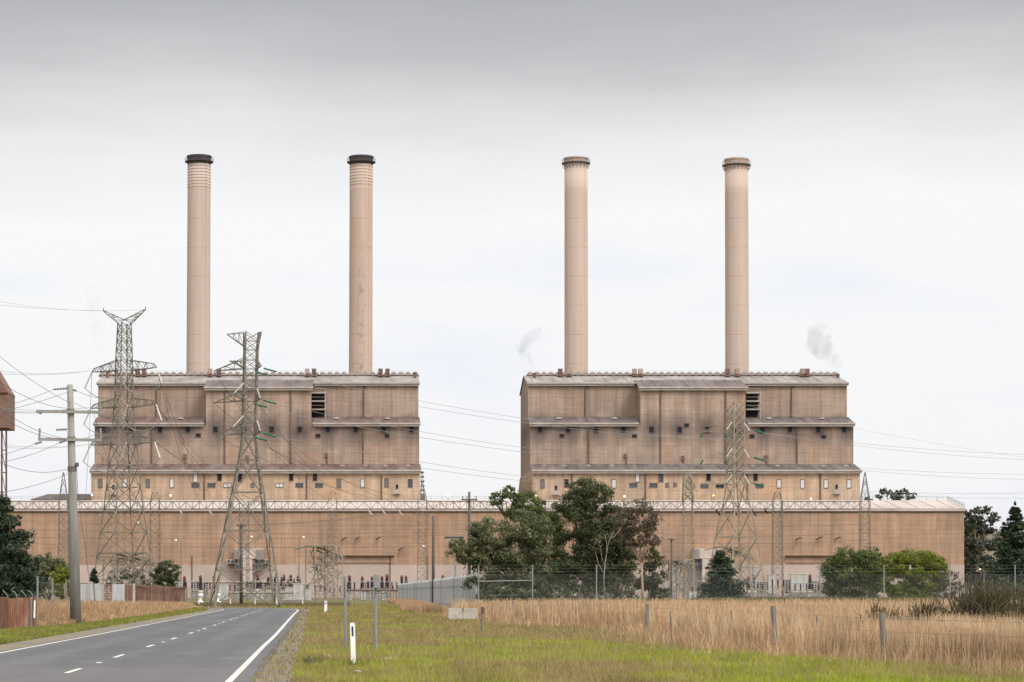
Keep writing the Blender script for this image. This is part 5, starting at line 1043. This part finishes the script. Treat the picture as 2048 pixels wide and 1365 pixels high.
tree('eucalypt_tree', 'tiny distant tree crown right of the gantry mast above the hall roof', 'tree', 1736, 960, [(1736, 1000, 8, 6), (1742, 1004, 7, 4)], 'far', 'trunkd', .4, seed=37, L=1.2, wd=.6, group='eucalypts beyond the hall', forks=30)
Gl = 'left side shrubs'
tree('shrub', 'grey green shrub behind the sagging chain link fence at left', 'shrub', 100, 200, [(95, 1130, 32, 20), (115, 1145, 28, 24), (75, 1150, 24, 24), (100, 1170, 36, 24)], 'grey', 'trunkd', .09, seed=41, group=Gl, forks=1)
tree('shrub', 'bright olive shrub left of the thick power pole', 'shrub', 122, 190, [(124, 1150, 18, 20), (115, 1170, 22, 22), (130, 1185, 20, 18)], 'yell', 'trunkd', .06, seed=42, group=Gl, forks=1)
tree('shrub', 'dark shrub spreading at the foot of the left edge pine', 'shrub', 50, 165, [(45, 1160, 26, 26), (62, 1180, 22, 20), (30, 1185, 30, 20)], 'pine', 'trunkd', .07, seed=43, group=Gl, forks=1)
tree('shrub', 'round dark shrub behind the end of the patchwork fence', 'shrub', 334, 330, [(334, 1138, 24, 16), (322, 1152, 20, 18), (346, 1155, 16, 20), (332, 1172, 26, 14)], 'dark', 'trunkd', .1, seed=44, group=Gl, L=.4, wd=.18, forks=1)
tree('shrub', 'dull grey bush behind the horned pylon legs', 'shrub', 255, 370, [(240, 1152, 22, 14), (265, 1150, 20, 14), (280, 1165, 20, 14), (230, 1168, 20, 12)], 'far', 'trunkg', .1, dens=120, seed=45, group=Gl, L=.45, wd=.2, forks=1)
tree('vine', 'leafy creeper hanging on the sagging chain link fence', 'vine', 95, 136, [(88, 1190, 12, 14), (103, 1185, 12, 14), (118, 1178, 12, 16)], 'grey', 'trunkg', .02, dens=420, seed=46, L=.16, wd=.08, forks=.8)
# broom-like shrubs in the right foreground
for i, (px, Y, hgt, n, sd_, lb) in enumerate(((1890, 68, 1.9, 330, 1, 'brown green broom shrub in the dry grass right of the round shrubs'), (1960, 66, 2.35, 460, 2, 'tallest upright broom shrub in the dry grass at right'), (2034, 69, 2.1, 380, 3, 'broom shrub in the dry grass cut by the right picture edge'), (1850, 64, 1.45, 200, 4, 'low sprawling broom shrub in the dry grass'))):
    r = np.random.default_rng(sd_); x = X(px, Y); N = n*9
    nb = 7; bo = r.normal(size=(nb, 2))*.85; bl_ = r.normal(size=(nb, 2))*.42; bh = .45+.55*r.random(nb); kb = r.integers(0, nb, N); hgt_ = hgt*bh[kb]
    base = np.stack([x+bo[kb, 0]+r.normal(size=N)*.10, Y+bo[kb, 1]+r.normal(size=N)*.10, np.zeros(N)], 1); dr = np.stack([bl_[kb, 0]+r.normal(size=N)*.17, bl_[kb, 1]+r.normal(size=N)*.17, np.ones(N)], 1); dr /= np.linalg.norm(dr, axis=1)[:, None]
    s0 = (.12+.88*r.random(N)**.8)*hgt_*.85; p0 = base+dr*s0[:, None]; l_ = .12+.22*r.random(N); sd2 = dr+r.normal(size=(N, 3))*.42; p1 = p0+sd2*l_[:, None]; wv = np.cross(dr, r.normal(size=(N, 3))); wv /= np.linalg.norm(wv, axis=1)[:, None]; wv *= .016
    t = thing('broom_shrub', lb, 'shrub', (x, Y, 0), 'broom shrubs'); npmesh('foliage', np.stack([p0-wv, p0+wv, p1+wv*.5, p1-wv*.5], 1).reshape(-1, 3), 4, LM['broom'], parent=t)
    m = MB(); r_ = random.Random(sd_)
    for k in range(16): a = Vector((x+r_.gauss(0, .2), Y+r_.gauss(0, .2), 0)); m.tube([a, a+Vector((r_.gauss(0, .2), r_.gauss(0, .2), hgt*.45)), a+Vector((r_.gauss(0, .45), r_.gauss(0, .45), hgt*.85))], [.018, .012, .005], 4)
    m.build('stems', K['trunkd'], t)

# ------------------------------------------------------------------ grass
def grassmat(name, cols, patch=None, pscale=.16):
    m, t, b, o = newmat(name); rnd = t.node('ShaderNodeNewGeometry').outputs['Random Per Island']; k = len(cols)
    c = t.ramp(rnd, [(i/(k-1), q) for i, q in enumerate(cols)]); ob = t.obj()
    if patch:
        n = t.noise(t.map(ob, (1, .45, 1)), pscale, 4, .6); yy = t.math('DIVIDE', t.math('SUBTRACT', t.xyz(ob)[1], 63.), 10.); n = t.math('ADD', n, t.math('MULTIPLY', t.math('EXPONENT', t.math('MULTIPLY', t.math('MULTIPLY', yy, yy), -1.)), .10)); n = t.math('SUBTRACT', n, t.rng(t.xyz(ob)[1], 72, 95, .0, .07)); c = t.mix(t.rng(n, .46, .58), c, t.ramp(rnd, [(i/(len(patch)-1), q) for i, q in enumerate(patch)]))
    n2 = t.noise(t.map(ob, (1, .5, .3)), .7, 4, .65); c = t.mix(1, c, t.mix(t.rng(n2, .3, .7), (.66, .66, .64), (1.28, 1.26, 1.24)), 'MULTIPLY')
    t.put(b.inputs['Base Color'], c); b.inputs['Roughness'].default_value = .7; b.inputs['Specular IOR Level'].default_value = .2
    tr = t.node('ShaderNodeBsdfTranslucent'); t.put(tr.inputs[0], c); mxs = t.node('ShaderNodeMixShader'); mxs.inputs[0].default_value = .25
    t.l.new(b.outputs[0], mxs.inputs[1]); t.l.new(tr.outputs[0], mxs.inputs[2]); t.l.new(mxs.outputs[0], o.inputs[0]); return m
def blades(name, xy, h, wd, lean, mt, label, seed=1, tips=None):
    r = np.random.default_rng(seed); n = len(xy); base = np.column_stack([xy, np.zeros(n)]); a = r.random(n)*2*np.pi; d = np.column_stack([np.cos(a), np.sin(a), np.zeros(n)])
    l_ = lean*np.abs(r.normal(size=n))*h; face = r.normal(size=n)*.8; w_ = np.column_stack([np.cos(face), np.sin(face), np.zeros(n)])*(wd/2)[:, None]
    up = np.array([0, 0, 1.]); mid = base+d*(l_*.35)[:, None]+up*(h*.55)[:, None]; tip = base+d*l_[:, None]+up*h[:, None]
    q1 = np.stack([base-w_, base+w_, mid+w_*.8, mid-w_*.8], 1); q2 = np.stack([mid-w_*.8, mid+w_*.8, tip+w_*.25, tip-w_*.25], 1)
    # each blade: six shared points so it is one island
    V = np.stack([base-w_, base+w_, mid+w_*.85, mid-w_*.85, tip+w_*.3, tip-w_*.3], 1).reshape(-1, 3).astype(np.float32)
    me = bpy.data.meshes.new(name); me.vertices.add(6*n); me.vertices.foreach_set('co', V.ravel()); o6 = np.arange(n)[:, None]*6
    idx = np.concatenate([o6+np.array([0, 1, 2, 3]), o6+np.array([3, 2, 4, 5])], 1).astype(np.int32).ravel(); me.loops.add(8*n); me.loops.foreach_set('vertex_index', idx)
    me.polygons.add(2*n); me.polygons.foreach_set('loop_start', np.arange(0, 8*n, 4, dtype=np.int32)); me.update(calc_edges=True); me.materials.append(mt)
    o = bpy.data.objects.new(name, me); C.objects.link(o); tag(o, label, 'grass'); o['kind'] = 'stuff'; return o
def sample(n, y0, y1, fx0, fx1, seed, power=1.6, clump=0.):
    """points with density falling off with distance"""
    r = np.random.default_rng(seed); u_ = r.random(n); e = 1-power
    y = (y0**e+u_*(y1**e-y0**e))**(1/e); x0 = fx0(y); x1 = fx1(y); keep = x1 > x0; x = x0+r.random(n)*(x1-x0)
    if clump: f_ = np.sin(x*1.9+np.sin(y*.7)*2)*np.sin(y*.9+np.sin(x*1.1)*2); keep &= r.random(n) < .65+.45*f_*clump
    return np.column_stack([x, y])[keep]
bY = np.array([40, 50, 60, 69.5, 80, 90, 100, 106, 111, 116, 124, 139, 142, 165, 200, 300]); bX = np.array([17.5, 14.1, 11.2, 10.1, 10.5, 11.3, 11.8, 11.4, 9.0, 7.9, 7.5, 7.4, 5.5, 5.4, 4.6, 5.6])
bound = lambda y: np.interp(y, bY, bX)+.35*np.sin(y*.9)+.2*np.sin(y*2.3)
rightx = lambda y: (2075-PX)/F*y
def rside(y): return np.interp(y, [p.y for p in offs(4.75)[:150]], [p.x for p in offs(4.75)[:150]])
def lside(y): return np.interp(y, [p.y for p in offs(-5.0)[:150]], [p.x for p in offs(-5.0)[:150]])
DRY = grassmat('dry_grass', [(.20, .12, .065), (.34, .22, .125), (.45, .30, .175), (.52, .365, .225), (.25, .15, .08)])
MOWN = grassmat('mown_grass', [(.185, .155, .05), (.27, .20, .085), (.145, .14, .034), (.36, .265, .13), (.20, .175, .055)], [(.19, .25, .014), (.26, .31, .022), (.28, .29, .045), (.20, .23, .026)])
LMOWN = grassmat('left_verge_grass', [(.17, .17, .035), (.22, .20, .055), (.16, .18, .03)], [(.14, .18, .02), (.18, .21, .03)])
REED = grassmat('green_reeds', [(.085, .082, .035), (.12, .11, .05), (.16, .14, .07), (.10, .10, .045)])
p_ = sample(230000, 42, 118, rside, bound, 1, 1.7, .3); hh = .06+.10*rng.random(len(p_)); blades('mown_grass', p_, hh, np.maximum(.006, p_[:, 1]*.00022), .5, MOWN, 'mown olive and bright green grass between road and dry grass', 2)
p_ = sample(60000, 105, 330, rside, lambda y: np.maximum(bound(y), rside(y)+1)+1.5, 3, 1.3); hh = .08+.14*rng.random(len(p_)); blades('rough_grass', p_, hh, p_[:, 1]*.0003, .5, MOWN, 'rough yellowish grass further along the right verge', 4)
p_ = sample(330000, 44, 163, lambda y: bound(y), rightx, 5, 1.25); dist = np.clip((p_[:, 0]-bound(p_[:, 1]))/1.2, .25, 1); hh = (.5+.5*rng.random(len(p_)))*np.interp(p_[:, 1], [48, 65, 95], [.82, .95, 1.15])*dist*(1+.22*np.sin(p_[:, 0]*2.1+np.sin(p_[:, 1]*.6)*2)*np.sin(p_[:, 1]*.55+np.sin(p_[:, 0]*1.3))); blades('dry_grass', p_, hh, np.maximum(.007, p_[:, 1]*.00019), .22, DRY, 'tall straw coloured dry grass filling the right paddock', 6)
TUFT = sample(16000, 44, 125, lambda y: bound(y)-2.6, lambda y: bound(y)+.6, 45, 1.6, 1.); TUFT = TUFT[rng.random(len(TUFT)) < np.clip(1-(bound(TUFT[:, 1])-TUFT[:, 0])/2.4, 0, 1)**2]
blades('grass_tufts', TUFT, .15+.45*rng.random(len(TUFT)), np.maximum(.008, TUFT[:, 1]*.0002), .35, DRY, 'loose straw tufts straying from the dry grass into the mown grass', 46)
p_ = sample(16000, 42, 115, rside, bound, 47, 1.7, 1.); blades('seed_stems', p_, .16+.22*rng.random(len(p_)), np.maximum(.006, p_[:, 1]*.00016), .4, grassmat('brown_seed_stems', [(.20, .14, .07), (.33, .25, .13), (.26, .18, .09)]), 'thin brown seed stems sprinkled through the mown grass', 48)
HEAD = grassmat('seed_stems', [(.38, .255, .15), (.54, .39, .24), (.60, .45, .29), (.32, .20, .11)])
p_ = sample(26000, 46, 162, lambda y: bound(y)+.3, rightx, 35, 1.3, 1.); blades('seed_stems', p_, (.95+.45*rng.random(len(p_)))*np.interp(p_[:, 1], [48, 65, 95], [.8, .88, 1.02]), np.maximum(.009, p_[:, 1]*.00022), .16, HEAD, 'taller pale seed stems standing above the dry grass', 36)
p_ = sample(30000, 185, 420, lambda y: bound(y)-.5, lambda y: bound(y)+1.8, 7, 1.2); blades('dry_grass', p_, .3+.5*rng.random(len(p_)), p_[:, 1]*.0002, .25, DRY, 'strip of dry grass along the foot of the palisade fence', 8)
p_ = sample(50000, 150, 176, lambda y: y*(1400-PX)/F, lambda y: y*(2075-PX)/F, 9, 1.1); blades('green_reeds', p_, .8+.6*rng.random(len(p_)), np.full(len(p_), .035), .25, REED, 'band of dull green reeds behind the dry grass at right', 10)
p_ = sample(14000, 165, 178, lambda y: y*(950-PX)/F, lambda y: y*(1400-PX)/F, 19, 1.1); blades('green_reeds', p_, .5+.5*rng.random(len(p_)), np.full(len(p_), .035), .3, REED, 'rough green growth along the fence under the eucalypts', 20)
lb_ = lambda y: np.interp(y, [100, 109, 119, 145, 216, 300], [-15.2, -15.0, -14.6, -14.6, -16.2, -19])
p_ = sample(70000, 111, 265, lambda y: np.maximum(y*(40-PX)/F, lb_(y)-7), lb_, 11, 1.3); dist = np.clip((lb_(p_[:, 1])-p_[:, 0])/1.1, .3, 1); blades('dry_grass', p_, (.55+.5*rng.random(len(p_)))*1.2*dist*np.interp(p_[:, 1], [110, 150, 200, 265], [.95, .85, .7, .45])*(1+.25*np.sin(p_[:, 0]*2.3)*np.sin(p_[:, 1]*.5)), p_[:, 1]*.0002, .25, DRY, 'tall dry grass before the patchwork fence on the left', 12)
p_ = sample(90000, 55, 262, lambda y: np.maximum(lb_(y)-.4, y*(-30-PX)/F), lside, 13, 1.5); blades('verge_grass', p_, .05+.11*rng.random(len(p_)), p_[:, 1]*.00026, .5, LMOWN, 'short green grass on the left road verge', 14)
p_ = sample(40000, 268, 330, lambda y: y*(360-PX)/F, lambda y: y*(700-PX)/F, 15, 1.1); blades('rough_grass', p_, .1+.25*rng.random(len(p_)), np.full(len(p_), .08), .4, grassmat('brown_rough_grass', [(.14, .11, .06), (.19, .14, .08), (.12, .11, .04)]), 'brown rough grass beyond the road bend', 16)
p_ = sample(2800, 44, 215, lambda y: rside(y)-.85, lambda y: rside(y)+.15, 17, 1.6, 1.); blades('shoulder_weeds', p_, .03+.09*rng.random(len(p_)), p_[:, 1]*.00025, .6, grassmat('weedy_yellow', [(.19, .14, .05), (.24, .18, .07), (.15, .14, .03)]), 'sparse yellow weeds scattered over the gravel shoulder', 18)
# dark weed in front of the near guide post, litter
for i, (px, py, lb, n) in enumerate(((620, 1335, 'dark leafy weed on the gravel edge left of the near guide post', 160), (708, 1338, 'green weed tuft at the foot of the near guide post', 90))):
    Y = GY(py); r = np.random.default_rng(i+50); p_ = np.column_stack([X(px, Y)+r.normal(size=n)*.12, Y+r.normal(size=n)*.12]); o = blades('weed', p_, .08+.22*r.random(n), np.full(n, .012), .7, LM['dark'] if i == 0 else LM['bush'], lb, i+60); o['category'] = 'weed'; o['kind'] = 'thing'
for px, py, lb in ((655, 1320, 'scrap of white paper on the grass left of the near guide post'), (776, 1327, 'scrap of white paper on the grass right of the near guide post'), (716, 1353, 'crumpled white scrap below the near guide post'), (673, 1260, 'scrap of pale paper far along the right verge'), (403, 1224, 'scrap of white litter on the left verge'), (300, 1247, 'scrap of brown card by the left road edge')):
    Y = GY(py); x = X(px, Y); r_ = random.Random(px); vs = [(x+.11*math.cos(k*1.05)*r_.uniform(.5, 1), Y+.08*math.sin(k*1.05)*r_.uniform(.5, 1), .10+r_.uniform(-.02, .04)) for k in range(6)]
    m = MB(); m.add(vs+[(a, b, c_-.012) for a, b, c_ in vs], [(0, 1, 2), (0, 2, 3), (0, 3, 4), (0, 4, 5), (8, 7, 6), (9, 8, 6), (10, 9, 6), (11, 10, 6)]+[(k, k+6, (k+1) % 6+6, (k+1) % 6) for k in range(6)])
    tag(m.build('paper_scrap', K['white'], None, (x, Y, .1)), lb, 'litter', 'scraps of litter')

# ------------------------------------------------------------------ smoke
def plume(label, pts, Y, dens, seed):
    m, t, b, o = newmat('smoke_'+str(seed)); m.node_tree.nodes.remove(b); ob = t.obj()
    n = t.noise(t.map(ob, (1, 1, .75)), .22, 6, .68); v = t.node('ShaderNodeVolumePrincipled'); v.inputs['Color'].default_value = (.72, .73, .76, 1)
    t.put(v.inputs['Density'], t.math('MULTIPLY', t.rng(n, .43, .64), dens)); t.l.new(v.outputs[0], o.inputs['Volume'])
    mb = MB(); P3 = [P(a, b_, Y) for a, b_, _ in pts]; mb.tube(P3, [r_*Y/F for _, _, r_ in pts], 14); ob_ = mb.build('smoke_plume', m, None, P3[0]); ob_['kind'] = 'stuff'; tag(ob_, label, 'smoke'); return ob_
plume('faint grey smoke rising from the left end of the right boiler house', [(1069, 746, 3), (1062, 728, 8), (1052, 712, 12), (1044, 697, 15), (1058, 682, 15), (1072, 668, 14), (1076, 652, 9)], 790, .36, 1)
plume('grey smoke cloud rising from the right end of the right boiler house', [(1677, 750, 4), (1675, 732, 13), (1667, 716, 19), (1650, 702, 25), (1634, 686, 27), (1640, 664, 26), (1652, 650, 16)], 790, .31, 2)
plume('faint haze of smoke behind the horned pylon', [(205, 725, 8), (200, 690, 14), (198, 660, 16), (190, 625, 16), (186, 590, 16), (184, 565, 10)], 820, .09, 3)
